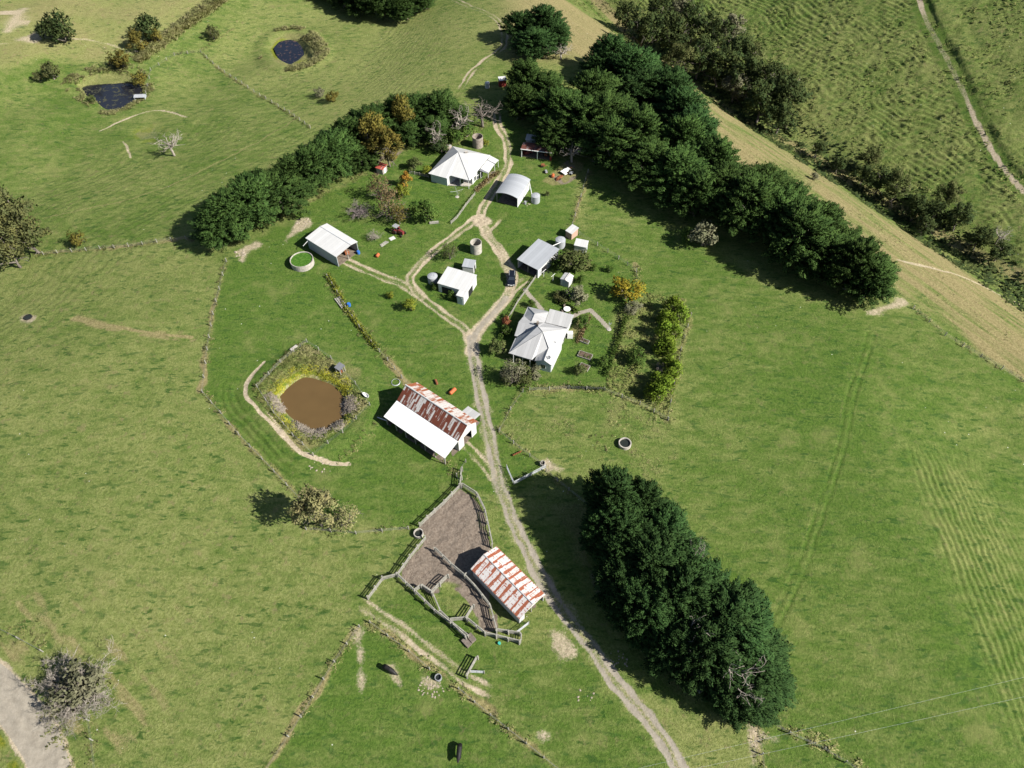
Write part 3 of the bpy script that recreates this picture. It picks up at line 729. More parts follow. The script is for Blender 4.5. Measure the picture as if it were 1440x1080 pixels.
def bare_mesh(name, seed, H, Rr, r0, depth=4, nb=4, droop=0.0, first=.25, tw=.035, upb=.35):
    """leafless branching tree"""
    r = np.random.default_rng(seed); mb = MB()
    def grow(p, d, L, rad, lv):
        ps, rs, e = limb(r, p, d, L, rad, max(rad*.55, tw*.5), .35, 4); mb.tube(ps, rs, 6 if lv == 0 else (4 if lv < 3 else 3), cap=False)
        if lv >= depth: return
        for k in range(nb):
            i = 1 + (k*3+1) % 4; a = np.array(ps[min(i, 4)])
            dd = np.array(e)*.7 + r.normal(size=3)*.75; dd[2] = dd[2]*.6+upb-droop*lv
            grow(a, dd, L*r.uniform(.55, .8), max(rs[min(i, 4)]*.72, tw*.6), lv+1)
    for k in range(nb+1):
        a = 2*PI*k/(nb+1)+r.uniform(-.3, .3)
        grow((0, 0, H*first*.9), (math.cos(a)*Rr/H*1.5, math.sin(a)*Rr/H*1.5, 1), H*.36, r0*.6, 1)
    ps, rs, e = limb(r, (0, 0, -.3), (.05, .05, 1), H*first+.35, r0, r0*.75, .15, 3); mb.tube(ps, rs, 7)
    m = bpy.data.meshes.new(name); m.from_pydata([tuple(v) for v in mb.v], [], mb.f); m.polygons.foreach_set('use_smooth', np.ones(len(m.polygons), bool)); m.update()
    return m

def cyp_crown(seed, Rr=7.0, H=14.0, nc=120, per=62, low=.16, flatk=.5):
    r = np.random.default_rng(seed); C = []; O = []; ax = []
    lob = r.uniform(0, 6.28, 5)
    while len(C) < nc:
        a = r.uniform(0, 2*PI); f = r.random()**.75          # f: height fraction inside the crown
        prof = math.sqrt(max(0, 1-((f-.28)/.74)**2)) if f > .28 else .62+.38*f/.28
        lump = .82 + .16*math.sin(2*a+lob[0]) + .12*math.sin(5*a+lob[1]+4*f) + r.normal()*.07
        rr = Rr*prof*lump*(1 if r.random() < .72 else r.uniform(.35, .9))
        z = H*(low+(.97-low)*f)
        C.append((rr*math.cos(a), rr*math.sin(a), z)); e = .12+.75*f**3+.12*r.normal()
        O.append((math.cos(a), math.sin(a), e)); k = r.uniform(.7, 1.3)
        ax.append((2.05*k, .92*k, .50*k))
    C = np.array(C); V, Fq = clump_crown(r, C, np.array(O), np.array(ax), per, .66, .27, .20, .22, .38, .45)
    # inner boughs that close the crown
    n = 700; s = sphere_pts(r, n); P = s*np.array([Rr*.62, Rr*.62, H*.33])*r.uniform(.3, 1, n)[:, None]+np.array([0, 0, H*(low+.36)])
    V2, F2 = cards(P, s+r.normal(size=(n, 3))*.5, r.normal(size=(n, 3)), 1.5, 1.0)
    return np.concatenate([V, V2]), (np.concatenate([Fq[0], F2+len(V)]), np.concatenate([Fq[1], s]))
def blob_crown(seed, Rr, H, nc, per, L, W, low=.3, axk=(.34,.30,.24), up=.3, jit=.8, flat=.7, shell=.75, topw=.5):
    r = np.random.default_rng(seed); C = []; O = []; ax = []
    lob = r.uniform(0, 6.28, 3)
    for k in range(nc):
        s = sphere_pts(r, 1)[0]; a = math.atan2(s[1], s[0]); q = (shell+(1-shell)*r.random()) if r.random() < .8 else r.uniform(.2, .7)
        lump = .85+.16*math.sin(2*a+lob[0])+.12*math.sin(3*a+lob[1])+r.normal()*.07
        hz = H*(1-low)*.5
        c = np.array([s[0]*Rr*q*lump, s[1]*Rr*q*lump, H*low+hz+s[2]*hz*q*.86]); C.append(c); O.append((s[0], s[1], s[2]*.8+.25))
        kk = r.uniform(.7, 1.3); ax.append((Rr*axk[0]*kk, Rr*axk[1]*kk, Rr*axk[2]*kk))
    return clump_crown(r, np.array(C), np.array(O), np.array(ax), per, L, W, up, .5, jit, flat)
def conifer_crown(seed, Rr, H, nc=26, per=46, L=.42, W=.2):
    """golden conifer: upright rounded plumes"""
    r = np.random.default_rng(seed); C = []; O = []; ax = []
    for k in range(nc):
        f = (k+.5)/nc; a = k*2.4; rr = Rr*(.92*(1-f**1.6)+.05)*r.uniform(.7, 1.05); z = H*(.16+.72*f)
        C.append((rr*math.cos(a), rr*math.sin(a), z)); O.append((math.cos(a)*.35, math.sin(a)*.35, 1)); q = r.uniform(.8, 1.2)*Rr/2.0
        ax.append((1.0*q, .55*q, .55*q))
    return clump_crown(r, np.array(C), np.array(O), np.array(ax), per, L, W, .4, .5, .5, .9)

# --- meshes shared by the repeats
CYP = []
for k in range(6):
    V, Fq = cyp_crown(100+k, 8.6, 13.0, 235+8*k, 96, .12+.02*(k % 3)); CYP.append((leaf_mesh('crown', V, Fq), trunk_mesh('trunk', 200+k, 13, .55, 9, 1.0, .12, .5)))
HED = []
for k in range(4):
    V, Fq = cyp_crown(140+k, 8.8, 14.6, 330, 104, .03); HED.append((leaf_mesh('crown', V, Fq), trunk_mesh('trunk', 240+k, 14, .6, 8, .9, .1, .5)))
GUM = []
for k in range(4):
    V, Fq = blob_crown(300+k, 4.6, 11, 44, 62, .62, .34, .22, (.30,.28,.22), .1, .9, .6, .7); GUM.append((leaf_mesh('crown', V, Fq), trunk_mesh('trunk', 320+k, 10.5, .3, 7, .7, .2, .5)))
BUSH = []
for k in range(5):
    V, Fq = blob_crown(350+k, 2.2, 3.6, 26, 48, .36, .22, .10, (.36,.34,.30), .25, .9, .7, .72); BUSH.append((leaf_mesh('crown', V, Fq), trunk_mesh('trunk', 360+k, 3.2, .13, 5, .8, .05, .5)))
CONI = []
for k in range(4):
    V, Fq = conifer_crown(400+k, 2.0, 4.2); CONI.append((leaf_mesh('crown', V, Fq), trunk_mesh('trunk', 410+k, 3.6, .12, 4, .5, .1, .5)))
THIN = []
for k in range(3):
    V, Fq = blob_crown(430+k, 3.0, 6.5, 40, 24, .34, .2, .25, (.34,.32,.28), .2, 1.0, .6, .6); THIN.append((leaf_mesh('crown', V, Fq), bare_mesh('trunk', 440+k, 6.5, 2.8, .2, 3, 4, 0, .2, .035)))
BARE = [bare_mesh('branches', 460+k, 6.0, 3.6, .17, 5, 4, .03, .16, .024, .3) for k in range(3)]
DEAD = [bare_mesh('branches', 470+k, 8.0, 4.0, .30, 4, 3, .02, .3, .05, .25) for k in range(2)]

TREE_N = {}
def plant(kind, name, x, y, s, sz, lib, i, leaf, bark, label, cat, group=None, rz=None, crown='crown', dz=0.0):
    e = empty(name, (x, y, gzf(x, y)-.05+dz), rz if rz is not None else (x*7.3+y*3.1) % 6.28)
    tag(e, label, cat, group)
    if isinstance(lib[i], tuple):
        cm, tm = lib[i]
        mb = mobj('trunk', tm, None, e); mobj_mat(mb, bark)
        if leaf is not None: c = mobj(crown, cm, None, e); mobj_mat(c, leaf); c.scale = (s, s, sz)
        mb.scale = (s, s, sz)
    else:
        c = mobj('branches', lib[i], None, e); mobj_mat(c, bark); c.scale = (s, s, sz)
    return e
def mobj_mat(o, mat):
    """shared mesh, own material"""
    if not o.data.materials: o.data.materials.append(mat)
    o.material_slots[0].link = 'OBJECT'; o.material_slots[0].material = mat
def crown_xy(px, py, hc): p = at(px, py, hc); return p.x, p.y

ORD = ['first','second','third','fourth','fifth','sixth','seventh','eighth','ninth','tenth','eleventh','twelfth','thirteenth','fourteenth','fifteenth','sixteenth','seventeenth','eighteenth','nineteenth','twentieth','twenty-first','twenty-second','twenty-third','twenty-fourth','twenty-fifth','twenty-sixth','twenty-seventh','twenty-eighth','twenty-ninth','thirtieth','thirty-first','thirty-second','thirty-third','thirty-fourth','thirty-fifth','thirty-sixth','thirty-seventh','thirty-eighth']
k = 0
def belt(pts, tmpl, group, lib, leaf, h0, r0, rnd=.14):
    global k
    n = len(pts)
    for j, t in enumerate(pts):
        px, py = t[:2]; f = t[2] if len(t) > 2 else 1.0
        hm = t[3] if len(t) > 3 else f
        q = 1+rnd*math.sin(j*2.7+px)
        x, y = crown_xy(px, py, h0*hm*.62)
        lab = tmpl % ORD[j] if '%' in tmpl else tmpl
        plant('cypress', 'cypress_tree', x, y, r0*f*(1+.16*math.sin(px*.37+py*.91)), h0*hm*q/ (14.0 if lib is CYP else 15.0), lib, k % len(lib), leaf, M_bark, lab, 'tree', group)
        k += 1
# long windbreak, row nearer the houses, listed from the bare-dirt end upward
belt([(1228,388,.80),(1205,372,.95),(1168,352,1.0),(1190,345,.9),(1128,330,1.0),(1150,318,.95),(1096,300,1.0),(1112,286,.95),(1055,285,1.0),(1072,262,.95),(1020,255,1.05),(985,268,.95),(1005,225,1.0),(955,235,1.05),(915,222,1.0),(960,195,.95),(900,185,1.05),(865,195,1.0),(850,160,1.0)],
     'dark spreading cypress of the long windbreak row, %s from its bare dirt end', 'cypresses of the long windbreak', CYP, M_cyp, 14.0, 1.0)
belt([(820,165,1.0),(835,130,.95),(790,145,1.0),(770,120,.95),(738,112,.9),(735,142,.75),(780,180,.8)],
     'dark spreading cypress above the open rusty shed, %s of its clump from the long windbreak', 'cypresses of the long windbreak', CYP, M_cyp, 13.5, 1.0)
belt([(975,185,.9),(960,155,.95),(945,130,.95),(915,120,1.0),(890,95,.95),(862,78,.9),(885,130,.8),(845,92,.7)],
     'dark cypress of the second windbreak row beside the straw slope, %s from its lower end', 'cypresses of the second windbreak row', CYP, M_cypd, 13.5, 1.0)
belt([(735,32,.85),(765,32,.9),(782,48,.7),(752,55,.75)], 'dark cypress of the ridge clump, %s counting away from the upper track', 'cypresses of the ridge clump', CYP, M_cypd, 12.0, 1.0)
belt([(480,-12,.8),(508,-6,.9),(536,0,.9),(562,4,.85),(452,-22,.7),(590,-8,.8)], 'dark cypress at the far edge above the small square pond, %s of its row', 'cypresses above the small pond', CYP, M_cyp, 12.5, 1.0)
# windbreak below the upper paddock, from its lower end beside the open shed
belt([(310,316,.78),(326,298,.9),(354,280,.95),(386,260,1.0),(412,245,.85),(440,232,.9),(468,212,.9),(492,192,.85),(505,215,.7),(528,168,.9),(560,158,.85),(590,150,.85),(618,148,.9),(640,160,.6),(575,185,.6),(610,178,.65)],
     'dark cypress of the windbreak under the upper paddock, %s from the algae tank end', 'cypresses below the upper paddock', CYP, M_cyp, 12.0, 1.0)
# thick hedge in the near paddock, from its upper end
belt([(862,700,.62,.9),(888,722,.75),(905,762,.8),(935,752,.72),(920,800,.8),(958,795,.8),(945,842,.85),(990,835,.75),(975,880,.8),(1020,870,.8),(1000,915,.7,.85),(1050,915,.72),(1020,950,.62,.65),(1075,955,.6,.7),(1045,972,.55,.6),(880,750,.6,.8),(912,735,.6),(940,778,.8),(965,835,.85),(985,862,.8),(1000,842,.75),(905,705,.5,.8),(1035,892,.8),(1062,938,.7),(958,862,.7),(858,738,.6,.7),(872,775,.65,.75),(880,812,.7,.75),(892,845,.7,.75),(915,862,.7,.75),(940,893,.7,.7),(968,912,.65,.7)],
     'dense dark cypress of the thick hedge, %s counting down from its top end', 'cypresses of the thick hedge', HED, M_cypd, 15.0, .95, .1)

def gum(pts, tmpl, group, leaf, lib, s0, cat='tree', name='gum_tree', bark=None):
    for j, t in enumerate(pts):
        px, py, s = t[:3]; lf = t[3] if len(t) > 3 else leaf
        x, y = crown_xy(px, py, 6*s*s0); lab = tmpl % ORD[j] if '%' in tmpl else tmpl
        plant('gum', name, x, y, s*s0, s*s0, lib, j % len(lib), lf, bark or M_bark, lab, cat, group)
G1 = 'gully trees beyond the straw slope'
gum([(880,22,.8),(905,40,1.1),(930,20,1.1),(945,52,1.15),(975,30,1.0),(1005,45,1.05),(985,80,1.05),(1015,92,1.0),(1040,75,1.0),(1055,108,1.05),(1085,112,.95),(1072,142,1.0),(1105,135,1.05),(1098,165,.8)],
    'dusky gum in the upper gully beyond the straw slope, %s from the top', G1, M_gully, GUM, 1.42)
gum([(955,85,.9,M_olive),(1030,40,.9,M_grey),(1060,80,.9,M_olive),(1112,118,.8,M_olive),(1035,122,.8,M_grey),(960,10,.9,M_grey)],
    'paler gum among dusky ones in the upper gully, %s from the second windbreak row', 'paler gully trees', M_gully, GUM, 1.3)
gum([(1225,222,.7,M_olive),(1215,245,.6),(1240,252,.8),(1262,262,.85,M_olive),(1290,292,.75),(1335,275,.8,M_olive),(1318,300,.75),(1352,305,.8),(1380,335,.7),(1300,318,.6),(1408,352,.6),(1180,232,.5),(1152,210,.5)],
    'small gum in the lower gully under the ridged hillside, %s down the line', 'lower gully trees', M_gully, GUM, 1.15)
gum([(1150,238,.7,M_grey)], 'pale dry bush on the crest of the straw slope', None, M_grey, BUSH, .9, 'bush', 'bush')
gum([(10,298,1.4),(36,326,1.25),(8,346,1.25),(-10,320,1.3)], 'tall grey-green gum beside the lower paddock, %s of its cluster from the top', 'gums beside the lower paddock', M_gum, GUM, 1.0)
for (px, py, s, lf, lab) in [(84,38,2.6,M_gully,'low broad dusky bush on the tan far paddock'),(66,40,2.0,M_gully,'rounder dusky bush joined to the broad bush on the tan far paddock'),(205,38,2.2,M_gully,'tall dusky bush where the reed strip ends above the weedy pond'),(192,58,1.8,M_bronze,'lower brown bush in front of the dusky bush at the reed strip'),
    (216,48,1.3,M_bronze,'brown bush against the reed strip above the weedy pond'),(168,82,1.7,M_bronze,'bronze bush on the bank above the weedy pond'),(70,100,1.6,M_gum,'grey-green tree on the bank beside the weedy pond'),(52,108,.9,M_gum,'low grey-green bush beyond the weedy pond bank'),(128,138,.7,M_olive,'small olive bush at the water edge of the weedy pond'),(193,108,1.3,M_bronze,'brown bush at the far bank of the weedy pond'),
    (298,46,1.4,M_gum,'lone small tree casting a shadow on the green strip of the far paddock'),(108,335,1.1,M_bronze,'small bronze tree on the fence line below the upper paddock'),
    (108,962,1.9,M_grey,'fuzzy pale grey shrub inside the bare branches beside the gravel road'),(990,330,1.8,M_grey,'grey twiggy bush on bare ground below the long windbreak'),(448,130,.9,M_grey,'old scrub heap on the olive slope below the small square pond'),(466,136,1.0,M_bronze,'brown low bush beside the old scrub heap on the olive slope'),(965,330,1.0,M_green,'small dark bush beside the grey twiggy bush')]:
    x, y = crown_xy(px, py, 2.0*s); plant('bush', 'bush', x, y, s, s*1.05, BUSH, int(px) % 5, lf, M_bark, lab, 'bush')
# gardens
for (px, py, s, sz, lib, lf, lab, nm) in [
    (522,186,1.1,1.25,GUM,M_bronze,'tall bronze-green tree in front of the dark windbreak beside the red roofed outhouse','bronze_tree'),
    (566,158,.8,1.25,GUM,M_bronze,'narrow bronze tree standing up from the dark windbreak','bronze_tree'),
    (544,204,1.0,1.1,GUM,M_bronze,'bronze-green tree leaning over the red roofed outhouse','bronze_tree'),
    (570,252,.95,1.3,BUSH,M_orange,'orange and yellow autumn shrub in the garden of the hip roofed cottage','autumn_shrub'),
    (565,268,.95,1.2,BUSH,M_lime,'yellow-green shrub under the orange shrub','yellow_shrub'),
    (582,230,1.2,1.0,BUSH,M_olive,'wide green bush beside the pale cottage wall','bush'),
    (600,240,.7,.8,BUSH,M_lime,'small yellowish bush against the wall of the hip roofed cottage','bush'),
    (596,295,1.65,1.75,BUSH,M_green,'round dark green citrus tree on the cottage lawn','citrus_tree'),
    (546,284,1.45,1.4,THIN,M_brown,'tall brown autumn tree beside the red tractor','autumn_tree'),
    (532,260,1.25,1.25,THIN,M_brown,'thin brown autumn tree above the tall one beside the tractor','autumn_tree'),
    (560,298,1.05,1.0,THIN,M_bronze,'smaller russet tree leaning over the red tractor','autumn_tree'),
    (632,352,.9,.75,THIN,M_olive,'sparse grey-green shrub beside the loop track','sparse_shrub'),
    (577,428,.78,1.0,BUSH,M_lime,'bright lime young tree on the grass inside the loop track','young_tree'),
    (549,414,.45,.62,BUSH,M_lime,'tiny lime sapling beside the bright young tree','sapling'),
    (611,402,.5,.6,BUSH,M_green,'small green bush at the side tank of the white shed','bush'),
    (634,414,.45,.8,BUSH,M_green,'small dark bush in the corner of the white shed','bush'),
    (803,366,2.1,1.45,BUSH,M_olive,'big spreading olive-green tree behind the grey carport','spreading_tree'),
    (786,372,.9,1.0,BUSH,M_green,'bush under the edge of the spreading olive-green tree','bush'),
    (813,414,1.35,1.1,BUSH,M_grey,'grey-green bush on the lawn below the small striped shed','grey_bush'),
    (790,416,.9,.6,BUSH,M_gum,'low blue-green hedge bush on the house lawn','low_bush'),
    (883,408,1.75,1.5,BUSH,M_amber,'large amber autumn tree at the garden corner','autumn_tree'),
    (889,432,.95,.85,BUSH,M_grey,'pale twiggy shrub under the amber tree','grey_bush'),
    (748,427,.5,.6,BUSH,M_green,'small dark shrub beside the concrete path of the gabled house','shrub'),
    (713,465,.65,.8,BUSH,M_green,'dark shrub against the shaded wall of the gabled house','shrub'),
    (712,452,.55,.7,BUSH,M_red,'reddish shrub against the shaded wall of the gabled house','shrub'),
    (700,487,1.15,1.1,BUSH,M_olive,'round olive shrub between the driveway and the gabled house','shrub'),
    (722,520,1.1,1.1,THIN,M_grey,'grey feathery shrub under the gabled house verandah','grey_shrub'),
    (736,528,1.25,1.1,BUSH,M_olive,'large olive shrub thicket below the gabled house','shrub_thicket'),
    (750,523,1.0,1.0,BUSH,M_grey,'silver-grey shrub beside the shrub thicket','grey_shrub'),
    (714,530,.9,.9,BUSH,M_olive,'olive shrub at the driveway end of the shrub thicket','shrub'),
    (814,520,.75,.7,BUSH,M_olive,'olive bush beside the lower raised garden bed','bush'),
    (848,508,.6,.75,BUSH,M_green,'small upright green shrub at the garden hedge','shrub'),
    (820,452,.9,.8,BUSH,M_green,'leafy vegetable bush beside the house path','vegetable_bush'),
    (897,502,1.2,1.0,BUSH,M_green,'round clipped grey-green bush beside the golden conifer row','round_bush'),
    (858,378,.5,.5,BUSH,M_green,'dark low shrub near the amber tree','shrub'),(834,376,.5,.5,BUSH,M_green,'dark low shrub between the striped shed and the amber tree','shrub'),(817,392,.5,.7,BUSH,M_green,'dark upright shrub beside the small striped shed','shrub'),
    (770,272,.4,.4,BUSH,M_olive,'low scrub beside the corrugated tank of the curved roof carport','bush'),
    (682,200,.7,.45,BUSH,M_lime,'low bright weeds at the foot of the tall concrete tank','weeds'),
    (640,190,1.5,1.3,BUSH,M_green,'dark bush beneath the bleached branches behind the cottage','bush'),(655,182,1.4,1.3,BUSH,M_green,'dark bush beside the tall concrete tank','bush'),(620,205,1.3,1.2,BUSH,M_gully,'dusky bush behind the hip roofed cottage','bush'),
    (442,714,.85,1.1,GUM,M_sparse,'pale sparse tree casting a long shadow on the lower paddock','sparse_tree'),
    (484,727,1.15,.85,THIN,M_sparse,'low yellowish sparse scrub beside the pale sparse tree','scrub'),(455,700,.7,.5,THIN,M_grey,'dry scrub at the fence end below the dam','scrub'),
    (825,215,.8,.7,BUSH,M_green,'green bush under the windbreak beside the grassy fence line','bush')]:
    hc = {id(GUM): 6.5, id(THIN): 4.0, id(BUSH): 2.0, id(CONI): 2.2}[id(lib)]*sz
    x, y = crown_xy(px, py, hc); plant('g', nm, x, y, s, sz, lib, int(px+py) % len(lib), lf, M_bark, lab, 'tree' if 'tree' in nm else 'shrub')
for j, (px, py, s) in enumerate([(947,428,1.25),(958,440,1.15),(936,446,1.1),(945,448,.9),(935,462,1.2),(950,465,.95),(938,482,1.25),(930,486,1.0),(942,491,.95),(941,508,.95),(950,516,1.0),(943,526,1.0),(923,530,.8),(936,540,1.2),(914,548,.85),(926,550,1.15)]):
    x, y = crown_xy(px, py, 2.2*s); plant('c', 'golden_conifer', x, y, s, s, CONI, j % 4, M_goldc, M_bark, 'golden-green plumed conifer in the row beyond the garden, %s from the top' % ORD[j], 'conifer', 'golden conifers in a row')
for (px, py, s, sz, lib, bk, lab, nm) in [
    (504,292,1.1,1.0,BARE,M_pbark,'leafless purplish tree on the grass between the white shed and the tractor','bare_tree'),
    (112,966,1.85,1.15,BARE,M_dead,'leafless grey spreading bush beside the gravel road','bare_bush'),
    (96,990,1.3,.9,BARE,M_dead,'low leafless grey bush at the lower side of the big bare bush','bare_bush'),(84,954,1.4,1.0,BARE,M_dead,'smaller leafless grey bush overhanging the gravel road','bare_bush'),
    (527,330,.6,.6,BARE,M_dead,'leafless scrub between the white shed and the tractor','bare_scrub'),
    (236,196,1.35,1.3,DEAD,M_dead,'half bare pale tree alone on the upper paddock','bare_tree'),
    (612,182,.9,1.4,DEAD,M_dead,'bleached dead limbs in the trees behind the cottage, lower than the dead tangle','dead_tree'),(648,160,1.2,1.5,DEAD,M_dead,'tangle of bleached dead branches behind the cottage','dead_tree'),
    (678,148,1.6,1.45,DEAD,M_bark,'tall leafless cypress beside the shaded upper drive','dead_tree'),
    (790,66,1.1,.9,DEAD,M_dead,'bleached dead branches in the ridge clump','dead_tree'),(768,68,.6,.7,DEAD,M_dead,'grey dead limbs under the ridge clump','dead_tree'),
    (806,205,1.25,1.1,DEAD,M_dead,'bare pale limbs hanging beside the open rusty shed','dead_tree'),
    (1412,325,1.0,1.0,DEAD,M_dead,'bleached standing dead tree at the end of the gully','dead_tree'),
    (1050,942,1.3,2.3,DEAD,M_dead,'bleached dead limbs in the lower end of the thick hedge','dead_tree'),
    (985,896,.9,2.1,DEAD,M_dead,'grey dead limbs on the driveway side of the thick hedge','dead_tree'),
    (983,774,.5,2.3,DEAD,M_dead,'small bare grey snag on the paddock side of the thick hedge','dead_tree'),
    (930,515,.45,.35,BARE,M_dead,'bleached fallen branches in the golden conifer row','dead_branches')]:
    hc = (3.4 if lib is BARE else 5.0)*sz
    x, y = crown_xy(px, py, hc*.9 if nm != 'dead_tree' else hc); plant('b', nm, x, y, s, sz, lib, int(px) % len(lib), None, bk, lab, 'tree' if 'tree' in nm else 'bush')
# ------------------------------------------------------------------ building materials
def roof_mat(name, col, rough=.42, seam=.76, dirty=.12, spec=.45, rib=.0):
    t = NT(name); uv = t.uv(); sp = t.n('ShaderNodeSeparateXYZ'); t.l(uv, sp.inputs[0]); u, v = sp.outputs[0], sp.outputs[1]
    cu = t.math('FLOOR', t.math('DIVIDE', u, seam)); wn = t.n('ShaderNodeTexWhiteNoise', noise_dimensions='1D'); t.l(cu, wn.inputs['W'])
    mp = t.n('ShaderNodeMapping'); t.l(uv, mp.inputs[0]); mp.inputs['Scale'].default_value = (1.6, .22, 1)
    st = t.noise(mp.outputs[0], 1.2, 4, .7); bl = t.noise(uv, .5, 3, .6)
    b = t.math('ADD', t.math('MULTIPLY', wn.outputs['Value'], dirty), t.math('ADD', t.math('MULTIPLY', st, dirty*1.3), t.math('MULTIPLY', bl, dirty)))
    k = t.math('SUBTRACT', 1.0+dirty*1.6, b)
    fr = t.math('FRACT', t.math('DIVIDE', u, seam)); ln = t.math('LESS_THAN', fr, .07)
    k = t.math('MULTIPLY', k, t.math('SUBTRACT', 1.0, t.math('MULTIPLY', ln, .16)))
    c = t.mix(1.0, col, t_col(t, k), 'MULTIPLY')
    wv = t.math('SINE', t.math('MULTIPLY', u, 2*PI/.19))
    return t.bsdf(c, rough, spec, 0, t.bump(wv, .25, .018))
def t_col(t, k):
    cc = t.n('ShaderNodeCombineColor')
    for i in range(3): t.l(k, cc.inputs[i])
    return cc.outputs[0]
def rust_mat(name, galv, rust, rust2, amount, seam=.76, rows=2.4, speck=True, bands=False):
    t = NT(name); uv = t.uv(); sp = t.n('ShaderNodeSeparateXYZ'); t.l(uv, sp.inputs[0]); u, v = sp.outputs[0], sp.outputs[1]
    cu = t.math('FLOOR', t.math('DIVIDE', u, seam)); cv = t.math('FLOOR', t.math('DIVIDE', t.math('ADD', v, t.math('MULTIPLY', cu, .37 if not bands else 0)), rows))
    cb = t.n('ShaderNodeCombineXYZ'); t.l(cu, cb.inputs[0]); t.l(cv, cb.inputs[1]); wn = t.n('ShaderNodeTexWhiteNoise', noise_dimensions='2D'); t.l(cb.outputs[0], wn.inputs['Vector'])
    mp = t.n('ShaderNodeMapping'); t.l(uv, mp.inputs[0]); mp.inputs['Scale'].default_value = (4.2, .42, 1)
    st = t.noise(mp.outputs[0], .9, 5, .75)
    f = t.math('ADD', t.math('MULTIPLY', wn.outputs['Value'], .36), t.math('MULTIPLY', st, 1.02))
    if bands:                                        # rust along every other sheet and along the sheet ends
        par = t.math('PINGPONG', t.math('DIVIDE', u, seam*1.75), .5)
        bar_ = t.ramp(t.math('ADD', par, t.math('ADD', t.math('MULTIPLY', t.math('SUBTRACT', t.noise(uv, 1.3, 3, .7), .5), .24), t.math('MULTIPLY', t.math('SUBTRACT', wn.outputs['Value'], .5), .14))), .28, .32)
        hole_ = t.ramp(t.noise(mp.outputs[0], .55, 4, .75), .56, .64)
        c2 = t.n('ShaderNodeCombineXYZ'); t.l(t.math('FLOOR', t.math('ADD', t.math('DIVIDE', u, seam*1.75), .5)), c2.inputs[0]); t.l(t.math('FLOOR', t.math('DIVIDE', v, 2.3)), c2.inputs[1]); w2 = t.n('ShaderNodeTexWhiteNoise', noise_dimensions='2D'); t.l(c2.outputs[0], w2.inputs['Vector'])
        f = t.math('SUBTRACT', t.math('MULTIPLY', bar_, t.math('GREATER_THAN', w2.outputs['Value'], .22)), t.math('MULTIPLY', hole_, .8))
        f = t.math('MAXIMUM', f, t.math('MULTIPLY', t.math('GREATER_THAN', t.noise(mp.outputs[0], .8, 4, .7), .58), t.math('GREATER_THAN', w2.outputs['Value'], .62)))
        lap = t.math('LESS_THAN', t.math('PINGPONG', v, 1.15), .09); row = t.math('GREATER_THAN', t.math('PINGPONG', t.math('ADD', v, .3), .42), .30)
        f = t.math('MAXIMUM', f, t.math('MULTIPLY', lap, t.ramp(t.noise(uv, 1.6, 2), .46, .56)))
        f = t.math('MAXIMUM', f, t.math('MULTIPLY', row, t.ramp(t.noise(uv, 2.8, 3, .7), .50, .57)))
    k = t.ramp(f, amount, amount+.10)
    rc = t.mix(t.noise(mp.outputs[0], 1.6, 4, .7), rust, rust2); gc = t.mix(t.noise(uv, 1.1, 4, .7), tuple(x*.72 for x in galv), galv)
    c = t.mix(k, gc, rc)
    if speck: c = t.mix(t.math('MULTIPLY', t.ramp(t.noise(uv, 6, 2), .60, .68), t.math('SUBTRACT', 1.0, k)), c, rust2)
    c = t.mix(t.math('MULTIPLY', t.math('LESS_THAN', t.math('FRACT', t.math('DIVIDE', u, seam)), .06), .35), c, tuple(x*.6 for x in rust))
    wv = t.math('SINE', t.math('MULTIPLY', u, 2*PI/.19))
    return t.bsdf(c, .6, .3, 0, t.bump(wv, .25, .018))
def wall_mat(name, col, pitch=.2, horiz=True, dark=.14, dirt=(.20,.17,.12)):
    t = NT(name); uv = t.uv(); sp = t.n('ShaderNodeSeparateXYZ'); t.l(uv, sp.inputs[0]); a = sp.outputs[1] if horiz else sp.outputs[0]
    fr = t.math('FRACT', t.math('DIVIDE', a, pitch)); g = t.math('LESS_THAN', fr, .12); p = t.obj()
    c = t.mix(t.ramp(t.noise(p, 1.3, 4, .7), .3, .75), tuple(x*.86 for x in col), col); c = t.mix(t.math('MULTIPLY', g, dark*2.2), c, tuple(x*.45 for x in col))
    c = t.mix(t.math('MULTIPLY', t.ramp(t.noise(p, .8, 4, .75), .56, .74), .35), c, dirt)
    return t.bsdf(c, .6, .3, 0, t.bump(fr, .3, .02))
M_white = roof_mat('white_roofing', (.50,.50,.49), .45, .76, .12)
M_lean = roof_mat('bright_white_roofing', (.70,.70,.69), .42, .9, .06)
M_zinc = roof_mat('zinc_roofing', (.32,.335,.355), .45, .76, .12)
M_zinc2 = roof_mat('weathered_zinc_roofing', (.36,.36,.355), .5, .76, .16)
M_darkroof = roof_mat('dark_roofing', (.16,.165,.175), .5, .76, .15)
M_housew = roof_mat('house_roofing', (.37,.37,.37), .5, .84, .14)
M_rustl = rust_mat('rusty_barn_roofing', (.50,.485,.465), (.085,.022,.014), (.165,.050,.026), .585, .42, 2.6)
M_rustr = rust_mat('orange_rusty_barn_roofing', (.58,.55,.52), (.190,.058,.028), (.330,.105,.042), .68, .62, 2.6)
M_rusts = rust_mat('striped_rusty_roofing', (.62,.59,.57), (.215,.058,.030), (.340,.115,.060), .45, .80, 1.6, False, True)
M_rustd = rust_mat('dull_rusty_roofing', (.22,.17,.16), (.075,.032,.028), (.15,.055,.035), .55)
M_redroof = rust_mat('red_roofing', (.50,.40,.38), (.26,.045,.035), (.36,.09,.06), .45)
M_wallw = wall_mat('white_weatherboard', (.56,.57,.56)); M_wallb = wall_mat('pale_blue_weatherboard', (.42,.50,.51))
M_wallz = wall_mat('zinc_wall', (.34,.375,.405), .4, False); M_wallg = wall_mat('grey_timber_wall', (.36,.335,.30), .25, False)
